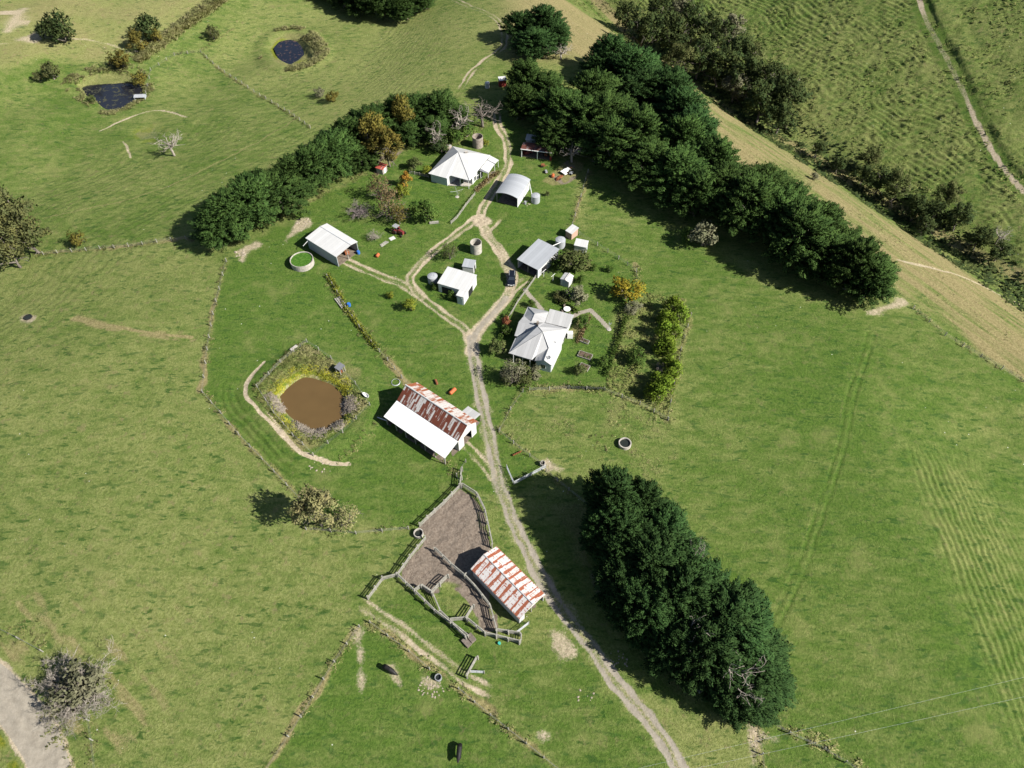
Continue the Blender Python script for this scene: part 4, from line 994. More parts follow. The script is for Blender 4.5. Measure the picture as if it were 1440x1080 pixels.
M_wallbw = wall_mat('white_sheet_wall', (.54,.54,.53), .5, False); M_red = wall_mat('red_wall', (.22,.035,.028), .4, False)
M_brick = wall_mat('pale_brick', (.46,.31,.24), .16, True, .1)
M_conc = plain('concrete', (.36,.335,.295), .9, .2, 0, .25, 1.6, .3); M_concd = plain('stained_concrete', (.26,.22,.185), .9, .2, 0, .35, 1.4, .3)
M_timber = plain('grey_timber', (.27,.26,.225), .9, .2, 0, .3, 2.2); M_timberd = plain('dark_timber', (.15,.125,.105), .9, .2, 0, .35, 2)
M_steel = plain('galvanised_steel', (.52,.54,.56), .4, .5, .3, .15, 4); M_wire = plain('fence_wire', (.30,.30,.29), .5, .4, .4, .1, 1)
M_dark = plain('dark_opening', (.018,.018,.02), .7, .2, 0, .2, 2); M_glass = plain('window_glass', (.025,.032,.042), .08, .6, 0, .1, 1)
M_wpaint = plain('white_paint', (.74,.74,.72), .45, .4, 0, .08, 2); M_floor = plain('dirt_floor', (.16,.13,.10), .95, .1, 0, .3, 1.5)
M_rustm = plain('rusty_metal', (.20,.075,.035), .8, .2, 0, .4, 4); M_orange2 = plain('orange_red_paint', (.42,.11,.04), .6, .3, 0, .25, 3)
M_redp = plain('faded_red_paint', (.17,.03,.03), .5, .4, 0, .3, 4); M_rubber = plain('rubber', (.02,.02,.02), .85, .2, 0, .2, 5)
M_blue = plain('blue_plastic', (.03,.13,.42), .5, .4, 0, .15, 4); M_aqua = plain('aqua_plastic', (.05,.36,.28), .5, .4, 0, .15, 4)
M_stone = plain('pale_rubble', (.31,.265,.205), .95, .1, 0, .35, 3, .4); M_greyp = plain('grey_plastic', (.25,.26,.27), .6, .3, 0, .2, 4)
M_black = plain('black_hide', (.012,.011,.011), .65, .3, 0, .3, 6); M_paint = plain('black_car_paint', (.008,.010,.016), .16, .6, 0, .1, 3)

# ------------------------------------------------------------------ sheds
def frame(A, B, C, h):
    """footprint from three eave corners in the photo: origin A, x towards B, y towards C (counter-clockwise)"""
    c = at(*[(A[i]+B[i]+C[i])/3 for i in (0, 1)]); z0 = gzf(c.x, c.y)
    a, b, cc = (atz(*p, z0+h) for p in (A, B, C))
    ex = (b-a); ang = math.atan2(ex.y, ex.x); L = Vector((ex.x, ex.y)).length
    ey = Vector((-math.sin(ang), math.cos(ang), 0)); W = (cc-a).dot(ey)
    sk = (cc-a).dot(Vector((math.cos(ang), math.sin(ang), 0)))
    da = .5*math.atan2(-sk, W)                       # share the out-of-square error
    return a, ang-da*0, L, W, z0
def wallpanel(mb, x0, y0, x1, y1, h0, h1, th=.12, zb_=-.5, holes=()):
    """a wall from (x0,y0) to (x1,y1), heights h0 and h1 at its ends, with openings (s0,s1,z0,z1)"""
    L = math.hypot(x1-x0, y1-y0); ux, uy = (x1-x0)/L, (y1-y0)/L; nx_, ny_ = uy*th, -ux*th
    hs = sorted(holes); cuts = [0]+[v for h in hs for v in h[:2]]+[L]
    H = lambda s: h0+(h1-h0)*s/L
    def piece(s0, s1, z0, z1a, z1b):
        if s1-s0 < .02: return
        P = [(x0+ux*s0, y0+uy*s0, z0), (x0+ux*s1, y0+uy*s1, z0), (x0+ux*s1, y0+uy*s1, z1b), (x0+ux*s0, y0+uy*s0, z1a)]
        mb.extrude(P, (-nx_, -ny_, 0))
    for i in range(0, len(cuts)-1, 2): piece(cuts[i], cuts[i+1], zb_, H(cuts[i]), H(cuts[i+1]))
    for s0, s1, z0, z1 in hs:
        if z0 > .05: piece(s0, s1, zb_, z0, z0)
        piece(s0, s1, z1, H(s0), H(s1))
def shed(name, label, cat, A, B, C, h, roof='skillion', rise=.6, mats=(None, None), open_=(), over=.18, holes=None, ridge_axis='x', ridge_pos=.5, posts=(), sides=None, floor=True, mat_b=None, thick=.08, group=None):
    """rectangular shed; sides: 0 y=0, 1 x=L, 2 y=W, 3 x=0"""
    a, ang, L, W, z0 = frame(A, B, C, h); mr, mw = mats; holes = holes or {}
    e = empty(name, (a.x, a.y, z0), ang); tag(e, label, cat, group)
    o = over
    # roof height over a point
    if roof == 'skillion': HT = lambda x, y: h + rise*(y/W if ridge_axis == 'x' else x/L)
    elif roof == 'gable':
        if ridge_axis == 'x': HT = lambda x, y: h + rise*(y/(W*ridge_pos) if y < W*ridge_pos else (W-y)/(W*(1-ridge_pos)))
        else: HT = lambda x, y: h + rise*(x/(L*ridge_pos) if x < L*ridge_pos else (L-x)/(L*(1-ridge_pos)))
    else: HT = lambda x, y: h + rise*(1-(2*y/W-1)**2 if ridge_axis == 'x' else 1-(2*x/L-1)**2)
    P = lambda x, y, d=.02: (x, y, HT(min(max(x, 0), L), min(max(y, 0), W))+d)
    def roofpart(p, m, nm='roof'):
        mb = MB(); mb.prism(p, thick); mb.build(nm, m, e)
    if roof == 'skillion':
        s = rise/(W if ridge_axis == 'x' else L); dx, dy = (0, s*o) if ridge_axis == 'x' else (s*o, 0)
        roofpart([(-o, -o, HT(0, 0)-dx-dy), (L+o, -o, HT(L, 0)+dx-dy), (L+o, W+o, HT(L, W)+dx+dy), (-o, W+o, HT(0, W)-dx+dy)], mr)
    elif roof == 'gable':
        if ridge_axis == 'x':
            yr = W*ridge_pos; s1, s2 = rise/yr, rise/(W-yr); mb = MB()
            roofpart([(-o, -o, h-s1*o), (L+o, -o, h-s1*o), (L+o, yr, h+rise), (-o, yr, h+rise)], mr)
            roofpart([(L+o, W+o, h-s2*o), (-o, W+o, h-s2*o), (-o, yr+.001, h+rise), (L+o, yr+.001, h+rise)], mat_b or mr)
            mb.tube([(-o, yr, h+rise+.02), (L+o, yr, h+rise+.02)], .10, 6); mb.build('ridge_cap', M_steel, e)
        else:
            xr = L*ridge_pos; s1, s2 = rise/xr, rise/(L-xr); mb = MB()
            roofpart([(-o, W+o, h-s1*o), (-o, -o, h-s1*o), (xr, -o, h+rise), (xr, W+o, h+rise)], mr)
            roofpart([(L+o, -o, h-s2*o), (L+o, W+o, h-s2*o), (xr+.001, W+o, h+rise), (xr+.001, -o, h+rise)], mat_b or mr)
            mb.tube([(xr, -o, h+rise+.02), (xr, W+o, h+rise+.02)], .10, 6); mb.build('ridge_cap', M_steel, e)
    else:
        n = 10; mb = MB(); top = []
        for k in range(n+1):
            f = k/n
            top.append(f)
        for k in range(n):
            f0, f1 = top[k], top[k+1]
            if ridge_axis == 'y':
                x0, x1 = -o+(L+2*o)*f0, -o+(L+2*o)*f1; z0_, z1_ = h+rise*(1-(2*f0-1)**2), h+rise*(1-(2*f1-1)**2)
                mb.poly([(x0, W+o, z0_), (x0, -o, z0_), (x1, -o, z1_), (x1, W+o, z1_)]); mb.poly([(x0, -o, z0_-thick), (x0, W+o, z0_-thick), (x1, W+o, z1_-thick), (x1, -o, z1_-thick)])
                for yy in (-o, W+o): mb.poly([(x0, yy, z0_), (x0, yy, z0_-thick), (x1, yy, z1_-thick), (x1, yy, z1_)])
        mb.build('roof', mr, e, smooth=False)
    sides = sides if sides is not None else [k for k in range(4) if k not in open_]
    ends = {0: (0, 0, L, 0), 1: (L, 0, L, W), 2: (L, W, 0, W), 3: (0, W, 0, 0)}
    mb = MB(); t = thick+.01
    for k in sides:
        x0, y0, x1, y1 = ends[k]; H0, H1 = HT(x0, y0)-t, HT(x1, y1)-t; Lw = math.hypot(x1-x0, y1-y0)
        n = 1
        if (roof == 'gable' and ((ridge_axis == 'x') == (k in (1, 3)))) or (roof == 'curved'):
            cuts = [0, ridge_pos if (k in (0, 1)) else 1-ridge_pos, 1] if roof == 'gable' else [0, .25, .5, .75, 1]
            if k in holes:                              # gable end with an opening: wall below, triangle above
                wallpanel(mb, x0, y0, x1, y1, min(H0, H1), min(H0, H1), holes=holes[k])
                pts = [(x0+(x1-x0)*c, y0+(y1-y0)*c, HT(x0+(x1-x0)*c, y0+(y1-y0)*c)-t) for c in cuts]
                ux, uy = (x1-x0)/Lw, (y1-y0)/Lw
                mb.extrude([pts[0], pts[-1]]+pts[-2:0:-1], (-uy*.12, ux*.12, 0))
            else:
                for c0, c1 in zip(cuts, cuts[1:]):
                    xa, ya, xb, yb = x0+(x1-x0)*c0, y0+(y1-y0)*c0, x0+(x1-x0)*c1, y0+(y1-y0)*c1
                    wallpanel(mb, xa, ya, xb, yb, HT(xa, ya)-t, HT(xb, yb)-t)
        else: wallpanel(mb, x0, y0, x1, y1, H0, H1, holes=holes.get(k, ()))
    if mb.v: mb.build('wall', mw, e)
    for fx, fy in posts:
        x, y = fx*L, fy*W; pm = MB(); pm.box(min(max(x, .08), L-.08), min(max(y, .08), W-.08), -.5, .14, .14, HT(x, y)-t+.5); pm.build('post', M_timber, e)
    if floor: fm = MB(); fm.box(L/2, W/2, -.45, L-.3, W-.3, .5); fm.build('floor', M_floor, e)
    return e, L, W, HT

def add_box(par, nm, mat, *a, **k): mb = MB(); mb.box(*a, **k); return mb.build(nm, mat, par)
def lathe_thing(name, label, cat, px, py, prof, mat, h=0.0, seg=28, group=None, smooth=True, dz=0):
    p = at(px, py, h); e = empty(name, (p.x, p.y, gzf(p.x, p.y)+dz)); tag(e, label, cat, group)
    mb = MB(); mb.lathe(prof, seg); mb.build('body', mat, e, smooth=False); return e
def bar(par, nm, mat, p, q, r, seg=6): mb = MB(); mb.tube([p, q], r, seg); return mb.build(nm, mat, par)

# white skillion machinery shed beside the algae tank
e, L, W, HT = shed('machinery_shed', 'white roofed machinery shed open at one end, beside the round tank of green water', 'shed', (430.7,334.4), (472.7,360.5), (459.3,314.4), 3.5, 'gable', .45, (M_white, M_wallz), open_=(1,), ridge_pos=.7, posts=((1,0),(1,.5),(1,1)))
mb = MB(); mb.tube([(-.2, -.1, 3.3), (L+.2, -.1, 3.3)], .08, 6); mb.build('gutter', M_steel, e)
bar(e, 'downpipe', M_wpaint, (.8, -.05, 3.2), (.2, -1.7, 2.0), .07)
e, L, W, HT = shed('farm_shed', 'white flat roofed shed with an attached wing, inside the loop track', 'shed', (615.6,397.8), (656.2,409.8), (627.8,375.6), 3.0, 'skillion', .25, (M_white, M_wallw), over=.12)
# its wing runs out from the far end
w0 = atz(642, 414.4, e.location.z+3.0); w1 = atz(656.7, 417.8, e.location.z+3.0); ca, sa_ = math.cos(-e.rotation_euler.z), math.sin(-e.rotation_euler.z)
def loc_(e, v): d = v-e.location; c, s = math.cos(-e.rotation_euler.z), math.sin(-e.rotation_euler.z); return (d.x*c-d.y*s, d.x*s+d.y*c)
q0 = loc_(e, w0); q1 = loc_(e, w1); xw0 = q0[0]; yw = q0[1]
mb = MB(); mb.prism([(xw0-.1, yw-.15, 2.92), (L+.12, yw-.15, 2.92), (L+.12, -.13, 2.985), (xw0-.1, -.13, 2.985)], .08); mb.build('roof', M_white, e)
mb = MB(); wallpanel(mb, xw0, 0, xw0, yw, 2.88, 2.82); wallpanel(mb, xw0, yw, L, yw, 2.82, 2.82); wallpanel(mb, L, yw, L, 0, 2.82, 2.88); mb.build('wall', M_wallw, e)
add_box(e, 'door', M_wallb, (xw0+L)/2, yw-.06, 0, (L-xw0)*.8, .08, 2.3); add_box(e, 'doorway', M_dark, L*.3, -.03, 0, L*.34, .06, 2.2)
add_box(e, 'doorway', M_dark, L+.03, W*.35, 0, .06, 2.4, 2.2)
e, L, W, HT = shed('garden_shed', 'small grey zinc shed tucked behind the white winged shed', 'shed', (650,374.4), (665.5,376.7), (653,364.4), 2.3, 'skillion', .2, (M_zinc, M_wallw), over=.08)
add_box(e, 'door', M_dark, L+.03, W*.5, 0, .06, 1.0, 1.9)
# grey carport near the car
e, L, W, HT = shed('carport', 'grey zinc carport open towards the driveway, beside the black car', 'carport', (728.4,364.4), (756.7,378.9), (757.8,338.2), 3.0, 'skillion', .35, (M_zinc, M_wallw), open_=(0,), over=.2, posts=((0,0),(.5,0)))
add_box(e, 'doorway', M_dark, L+.03, W*.30, 0, .06, 2.2, 2.1); pl = MB(); pl.box(L-.1, .12, -.5, .35, .3, 3.1); pl.build('pillar', M_wpaint, e)
mb = MB(); mb.tube([(-.1, W+.28, 2.95), (L+.1, W+.28, 2.95)], .07, 6); mb.build('gutter', M_steel, e)
CARP = e
e, L, W, HT = shed('brick_outhouse', 'small pale brick outhouse with a white roof at the paddock fence', 'outhouse', (795.6,324), (804,328.9), (805.6,317.3), 2.1, 'skillion', .35, (M_white, M_brick), over=.1, ridge_axis='x')
e, L, W, HT = shed('white_hut', 'white roofed hut half under the spreading olive-green tree', 'hut', (807.8,344.4), (824.4,347.8), (811,336.7), 2.2, 'skillion', .3, (M_white, M_wallbw), over=.12)
add_box(e, 'door', M_wallz, L+.03, W*.5, 0, .06, .9, 1.9)
e, L, W, HT = shed('striped_shed', 'small garden shed with a brown strip down its white gabled roof', 'shed', (788.4,392), (800,396.5), (794.6,383.5), 2.1, 'gable', .35, (M_white, M_wallbw), over=.12, ridge_axis='y')
mb = MB(); mb.prism([(L*.42,-.14,2.46),(L*.60,-.14,2.46),(L*.60,W+.14,2.46),(L*.42,W+.14,2.46)], .03); mb.build('roof_strip', plain('brown_sheet', (.30,.25,.19), .7), e); add_box(e, 'door', M_wallz, L*.5, -.05, 0, 1.0, .06, 1.8)
# curved roof carport
e, L, W, HT = shed('curved_carport', 'open carport with a curved zinc roof, its shadow across the drive', 'carport', (698.2,271.1), (727.8,278.9), (716.7,245.6), 3.1, 'curved', .75, (M_zinc, M_wallw), open_=(0,), over=.2, ridge_axis='y', posts=((0,0),(0,1),(.0,.5)), sides=(1,2))
bar(e, 'downpipe', M_wpaint, (L+.1, W-.5, 2.8), (L+2.6, W*.45, 2.5), .09)
# rusty open shed in the trees
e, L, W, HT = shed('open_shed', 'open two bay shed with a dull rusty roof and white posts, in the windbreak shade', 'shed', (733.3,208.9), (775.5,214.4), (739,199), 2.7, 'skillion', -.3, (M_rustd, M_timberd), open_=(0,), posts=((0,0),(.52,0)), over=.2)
add_box(e, 'post', M_wpaint, .1, -.12, -.4, .2, .16, 3.0); add_box(e, 'post', M_wpaint, L*.54, -.12, -.4, .2, .16, 3.0); add_box(e, 'post', M_red, L-.15, -.12, -.4, .5, .16, 3.0)
mb = MB(); mb.tube([(-.2, -.26, 2.66), (L+.2, -.26, 2.66)], .10, 6); mb.build('gutter', M_wpaint, e)
OPS = e
e, L, W, HT = shed('tin_outhouse', 'small grey tin outhouse in deep shade behind the rusty open shed', 'outhouse', (739.5,196), (752.5,197.5), (741,189.5), 2.3, 'skillion', .2, (M_zinc2, M_wallz))
e, L, W, HT = shed('red_outhouse', 'small outhouse with a red roof at the edge of the windbreak', 'outhouse', (528.5,235.5), (537.5,238.5), (532,228.5), 2.0, 'skillion', .25, (M_redroof, M_wallg), over=.15)
add_box(e, 'door', M_wpaint, L+.03, W*.5, 0, .06, .8, 1.8)
e, L, W, HT = shed('ridge_shed', 'little white roofed shed half under the trees beside the upper track', 'shed', (702,113.5), (712,112.5), (708,108.5), 2.2, 'skillion', .3, (M_white, M_red), over=.1)
e, L, W, HT = shed('pond_hut', 'tiny tin hut on posts at the edge of the weedy pond', 'hut', (188,137), (203,136.5), (190,132.5), 1.6, 'gable', .3, (M_zinc, M_wallz), open_=(0,), posts=((0,0),(1,0)), over=.1)
e, L, W, HT = shed('pump_hut', 'tiny grey roofed pump hut on legs beside the brown dam', 'hut', (470.5,516.5), (477.5,521), (476,509.5), 1.5, 'skillion', .25, (M_darkroof, M_wallg), sides=(), posts=((0,0),(1,0),(1,1),(0,1)), over=.1, floor=False)
add_box(e, 'pump', M_rustm, L*.5, W*.5, -.2, .9, .6, .8)

# barn: gabled rusty roof with a white lean-to
a, ang, L, W, z0 = frame((560,563), (643.8,618.8), (585,538), 4.2)
e = empty('barn', (a.x, a.y, z0), ang); tag(e, 'long barn with a streaked rusty gable roof and a broad white lean-to', 'barn')
lt = atz(537, 583.8, z0+3.0); lw = -loc_(e, lt)[1]
rz_, hr = W*.50, 6.4
def pr(nm, pts, m, th=.07): mb = MB(); mb.prism(pts, th); return mb.build(nm, m, e)
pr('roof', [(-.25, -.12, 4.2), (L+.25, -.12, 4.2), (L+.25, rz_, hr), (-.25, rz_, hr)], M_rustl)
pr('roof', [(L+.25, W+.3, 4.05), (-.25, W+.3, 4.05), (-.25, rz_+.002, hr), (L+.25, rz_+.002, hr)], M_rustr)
pr('lean_to_roof', [(-.3, -lw, 2.95), (L+.2, -lw, 2.95), (L+.2, -.02, 4.10), (-.3, -.02, 4.10)], M_lean)
mb = MB(); mb.tube([(-.3, rz_, hr+.03), (L+.3, rz_, hr+.03)], .16, 6); mb.build('ridge_cap', M_white, e)
mb = MB()
for x in (0, L):
    hl = [(W*.30, W*.72, 0, 3.0)] if x else []
    if x: wallpanel(mb, L, 0, L, W, 4.0, 4.0, holes=hl); mb.extrude([(L, 0, 4.0), (L, W, 4.0), (L, rz_, hr-.1)], (-.12, 0, 0))
    else: wallpanel(mb, 0, W, 0, 0, 4.0, 4.0); mb.extrude([(0, W, 4.0), (0, 0, 4.0), (0, rz_, hr-.1)], (.12, 0, 0))
wallpanel(mb, L, W, 0, W, 4.0, 4.0); wallpanel(mb, 0, 0, L, 0, 4.0, 4.0, holes=[(L*.3, L*.55, 0, 3)]); mb.build('wall', M_wallbw, e)
for k in range(7): add_box(e, 'post', M_timber, .15+(L-.3)*k/6, -lw+.25, -.5, .18, .18, 3.42)
add_box(e, 'floor', M_floor, L/2, (W-lw)/2, -.5, L-.3, W+lw-.4, .54)
mb = MB(); wallpanel(mb, 0, 0, 0, -lw+.2, 4.0, 2.9); wallpanel(mb, L*.32, -lw*.5, L*.9, -lw*.5, 3.2, 3.2); mb.build('lean_to_wall', M_timberd, e)
mb = MB(); mb.box(L*.82, W+1.3, -.4, 3.8, 2.2, .5); mb.build('loading_ramp', M_timberd, e)
pr('side_roof', [(L*.72, W+.35, 3.0), (L*.93, W+.35, 3.0), (L*.93, W+2.9, 2.6), (L*.72, W+2.9, 2.6)][::-1], M_zinc2)
for fx, fy in ((.73, 2.8), (.92, 2.8)): add_box(e, 'post', M_timberd, L*fx, W+fy, -.4, .14, .14, 2.95)
# striped rusty shed in the stockyard
e, L, W, HT = shed('stockyard_shed', 'long shed with a red and white striped rusty gable roof, in the stockyard', 'shed', (664,799.7), (730.4,868.3), (696.7,768.4), 3.0, 'gable', 1.25, (M_rusts, M_wallbw), over=.22, holes={1: [(1.3, 6.2, 0, 2.5)]}, posts=((1,.5),))
e2 = None
# main gabled house
hc = at(762, 495); HZ = gzf(hc.x, hc.y)
def hp(x, y, h): return atz(700+x/9.817, 420+y/9.817, HZ+h)
hx = hp(600, 600, 0); e = empty('gabled_house', (hx.x, hx.y, HZ)); tag(e, 'white weatherboard house with a many gabled pale roof and a satellite dish, beside the driveway', 'house')
def lo(v): return Vector((v.x-hx.x, v.y-hx.y, v.z-HZ))
H_ = lambda x, y, h: lo(hp(x, y, h))
def rp(pts, nm='roof', m=M_housew, th=.10):
    pts = [H_(*p) for p in pts]; n = sum(((b-a_).cross(c-b) for a_, b, c in zip(pts, pts[1:]+pts[:1], pts[2:]+pts[:2])), Vector((0, 0, 0)))
    if n.z < 0: pts = pts[::-1]
    mb = MB(); mb.prism(pts, th); return mb.build(nm, m, e)
A1, A2 = (555,380,6.0), (622,458,6.0); FL = (150,750,2.75); BR = (970,418,2.75)
rp([(240,545,2.75), FL, A2, A1, (310,530,3.0)])                       # side slope
rp([FL, (470,845,2.75), (530,785,3.05), (705,680,4.0), A2])            # verandah slope
rp([(745,925,2.75), (858,672,2.75), BR, A2, (705,680,4.0), (640,850,4.0)])    # long bright slope
rp([BR, (640,325,3.0), (560,345,4.6), A1, A2])                         # rear slope
rp([(510,857,2.75), (640,850,4.0), (705,680,4.0), (530,785,2.9)])      # porch gable, shaded side
rp([(230,510,2.75), (310,530,2.75), (552,380,4.5), (290,320,3.95)])      # side wing, front slope
rp([(355,243,2.75), (290,320,3.95), (552,380,4.5), (455,340,3.2)])       # side wing, rear slope
rp([(415,110,2.75), (355,240,2.75), (455,332,3.1), (510,205,4.3)])     # rear wing hip
rp([(510,205,4.3), (455,332,3.1), (650,327,3.1), (700,183,4.3)])       # rear wing front slope
rp([(415,110,2.75), (510,205,4.3), (700,183,4.3), (690,172,3.6)])      # rear wing back slope
rp([(655,327,3.25), (968,402,2.9), (1055,225,2.9), (720,140,3.25)], m=M_zinc2)     # rear flat roof
mb = MB(); mb.tube([H_(*A1), H_(*A2)], .10); mb.tube([H_(150,750,2.79), H_(622,458,6.04)], .08); mb.tube([H_(622,458,6.04), H_(705,680,4.14)], .09); mb.tube([H_(705,680,4.04), H_(640,850,4.04)], .09); mb.tube([H_(970,418,2.79), H_(622,458,6.04)], .08); mb.build('ridge_cap', M_zinc2, e); mb = MB(); mb.tube([H_(510,205,4.33), H_(700,183,4.33)], .08); mb.build('ridge_cap', M_zinc2, e)
def block(pts, top, inset=.45, base=-.5):
    P = [H_(*p, 2.75) for p in pts]; P = [Vector((p.x, p.y)) for p in P]; c = sum(P, Vector((0, 0)))/len(P)
    P = [p+(c-p).normalized()*inset for p in P]
    if (P[1]-P[0]).cross(P[2]-P[1]) < 0: P = P[::-1]
    n = len(P)
    for k in range(n): a_, b = P[k], P[(k+1) % n]; mbw.poly([(a_.x, a_.y, base), (b.x, b.y, base), (b.x, b.y, top), (a_.x, a_.y, top)])
mbw = MB()
block([(290,560), (215,690), (500,775), (800,790), BR[:2], (560,350), (330,500)], 2.66)
block([(512,860), (745,925), (900,590), (640,560)], 2.67, .3)
block([(235,510), (310,525), (560,380), (355,250), (300,330)], 2.63); block([(420,115), (360,240), (455,335), (655,330), (700,170)], 2.65)
block([(660,330), (966,400), (1050,228), (722,145)], 2.80, .3)
mbw.build('wall', M_wallw, e)
P0, P1 = H_(512,860,2.75), H_(745,925,2.75); d = (P1-P0); n_ = Vector((d.y, -d.x, 0)).normalized(); dn = d.normalized(); cc = (P0+P1)/2
P0i, P1i = P0+dn*.25-n_*.10, P1-dn*.25-n_*.10
mb = MB(); mb.extrude([(P0i.x, P0i.y, -.5), (P1i.x, P1i.y, -.5), (P1i.x, P1i.y, 2.66), (cc.x-n_.x*.1, cc.y-n_.y*.1, 3.72), (P0i.x, P0i.y, 2.66)], -n_*.15); mb.build('gable_wall', M_wallb, e)
for f in (.42, .58):
    p = P0i.lerp(P1i, f); r = math.atan2(d.y, d.x); w_ = add_box(e, 'window', M_wpaint, p.x+n_.x*.02, p.y+n_.y*.02, 1.0, .62, .10, 1.3, rz=r); add_box(w_, 'pane', M_glass, p.x+n_.x*.06, p.y+n_.y*.06, 1.08, .48, .08, 1.14, rz=r)
P0, P1 = H_(860,690,2.75), H_(965,440,2.75); d = P1-P0; n_ = Vector((d.y, -d.x, 0)).normalized(); r = math.atan2(d.y, d.x)
for f in (.35, .75):
    p = P0.lerp(P1, f)-n_*.30; w_ = add_box(e, 'window', M_wpaint, p.x, p.y, .9, 1.2, .10, 1.3, rz=r); add_box(w_, 'pane', M_glass, p.x+n_.x*.05, p.y+n_.y*.05, 1.0, 1.0, .08, 1.1, rz=r)
p = H_(1000,470,1.6); add_box(e, 'water_heater', M_wpaint, p.x, p.y, -.3, 1.3, 1.0, 2.0)
p = H_(705,832,3.5); ds = MB(); ds.tube([(p.x, p.y, 3.1), (p.x, p.y, 3.9)], .04); a0 = e; dd = ds.build('dish_mast', M_steel, e)
dm = MB(); q = Vector((-.35,-.5,.8)).normalized(); u_ = q.cross(Vector((0,0,1))).normalized(); v_ = q.cross(u_); C0 = Vector((p.x, p.y, 4.0))
ring = lambda rr, off: [C0+q*off+(u_*math.cos(2*PI*k/16)+v_*math.sin(2*PI*k/16))*rr for k in range(16)]
R0, R1, R2 = ring(.42, .10), ring(.24, .03), ring(.05, 0)
for ra, rb in ((R0, R1), (R1, R2)):
    for k in range(16): dm.poly([ra[k], ra[(k+1) % 16], rb[(k+1) % 16], rb[k]])
dm.build('satellite_dish', M_greyp, e)
p = H_(550,345,4.8); add_box(e, 'chimney', M_concd, p.x, p.y, 3.6, .5, .5, 1.9); p = H_(800,600,3.9); add_box(e, 'vent_pipe', M_steel, p.x, p.y, 3.2, .14, .14, 1.1)
for x_, y_ in ((200,775), (330,812), (440,842)): p = H_(x_, y_, 2.75); c_ = H_(500,700,2.7); p = p+(c_-p).normalized()*.3; add_box(e, 'verandah_post', M_wpaint, p.x, p.y, -.5, .12, .12, 3.1)
# hip roofed cottage
hc = at(648, 240); HZ = gzf(hc.x, hc.y)
def hp(x, y, h): return atz(590+x/10.8, 190+y/10.8, HZ+h)
hx = hp(600, 500, 0); e = empty('hip_roofed_cottage', (hx.x, hx.y, HZ)); tag(e, 'white cottage under a bright hipped roof with one chimney, below the dark windbreak', 'house')
A1, A2 = (592,258,6.2), (745,268,6.2); FL = (135,582,3.0); FR = (760,692,3.0); BR = (1075,306,3.0); BL = (503,168,3.0)
rp([BL, FL, A1], m=M_white); rp([FL, (405,655,3.0), (470,612,3.25), FR, A1], m=M_white); rp([FR, BR, A2, A1], m=M_white); rp([BR, BL, A1, A2], m=M_white)
mb = MB()
for q in (FL, FR): mb.tube([H_(q[0], q[1], 3.04), H_(592,258,6.24)], .09)
mb.tube([H_(*A1), H_(*A2)], .10); mb.tube([H_(1075,306,3.04), H_(745,268,6.24)], .08); mb.build('ridge_cap', M_zinc2, e)
mbw = MB(); block([(165,585), (405,660), (560,560), (810,640), (1060,310), (520,190)], 2.9, .35); mbw.build('wall', M_wallw, e)
mbw = MB(); block([(165,590), (418,655), (480,560), (230,520)], 2.92, .1); mbw.build('front_room_wall', M_wallb, e)
pl = MB(); 
P_ = [H_(*p, .25) for p in ((440,760), (760,770), (830,700), (500,640))]; pl.prism(P_, .6); pl.build('verandah_floor', M_conc, e)
for x_, y_ in ((620,655), (745,688)): p = H_(x_, y_, 3.0); add_box(e, 'verandah_post', M_wpaint, p.x-.05, p.y+.25, -.4, .13, .13, 3.35)
def face_window(x_, y_, h, nx_, ny_, w=1.0, hh=1.2, nm='window'):
    p = H_(x_, y_, h); r = math.atan2(ny_, nx_)+PI/2; w_ = add_box(e, nm, M_wpaint, p.x, p.y, h-hh/2, w, .12, hh, rz=r); add_box(w_, 'pane', M_glass, p.x+nx_*.06, p.y+ny_*.06, h-hh/2+.1, w-.2, .1, hh-.2, rz=r)
face_window(452, 655, 1.7, .9, -.4); face_window(640, 700, 1.5, .2, -1, 1.2, 1.6); face_window(880, 640, 1.6, .85, -.5); face_window(940, 600, 1.4, .85, -.5, 1.1, 1.8)
m_ = [((1078,312),(1205,378),(1150,432),(1035,372),M_white), ((1035,372),(1150,432),(1140,442),(1025,382),M_darkroof), ((1025,382),(1140,442),(1050,572),(925,505),M_white), ((925,505),(1050,572),(1040,585),(905,535),M_darkroof)]
for p0, p1, p2, p3, mm in m_: rp([(*p0, 2.92), (*p1, 2.5), (*p2, 2.5), (*p3, 2.92)], 'lean_to_roof', mm, .06)
for x_, y_ in ((1200,382), (1145,440), (1048,572)): p = H_(x_, y_, 2.4); add_box(e, 'lean_to_post', M_wpaint, p.x-.1, p.y, -.5, .12, .12, 2.9)
p = H_(712,335,4.6); add_box(e, 'chimney', M_brick, p.x, p.y, 3.8, .75, .6, 2.5); add_box(e, 'chimney_cap', M_conc, p.x, p.y, 6.3, .9, .75, .15)

# ------------------------------------------------------------------ tanks
def ring_tank(name, label, px, py, r, h, mat, th=.14, fill=None, fm=None, hp_=0.0, dz=0):
    p = at(px, py, hp_); e = empty(name, (p.x, p.y, gzf(p.x, p.y)-.05+dz)); tag(e, label, 'tank' if h > .9 else 'trough')
    mb = MB(); mb.lathe([(r, -.3), (r, h), (r-th, h), (r-th, .05)], 36); mb.build('wall', mat, e)
    fb = MB(); fb.lathe([(r-th+.01, 0.0), (r-th+.01, .06)], 36); fb.build('floor', M_concd, e)
    if fill: wb = MB(); wb.lathe([(r-th-.002, fill-.05), (r-th-.002, fill)], 36); wb.build('water', fm, e)
    return e
M_alg = water_mat('algae_water', (.045,.115,.010), (.07,.145,.012), .5, .25, 1.5); M_tw = water_mat('trough_water', (.02,.024,.02), None, rough=.06)
e = ring_tank('algae_tank', 'low round concrete tank full of bright green algae water', 425, 368, 2.95, 1.7, M_conc, .16, 1.45, M_alg, .8)
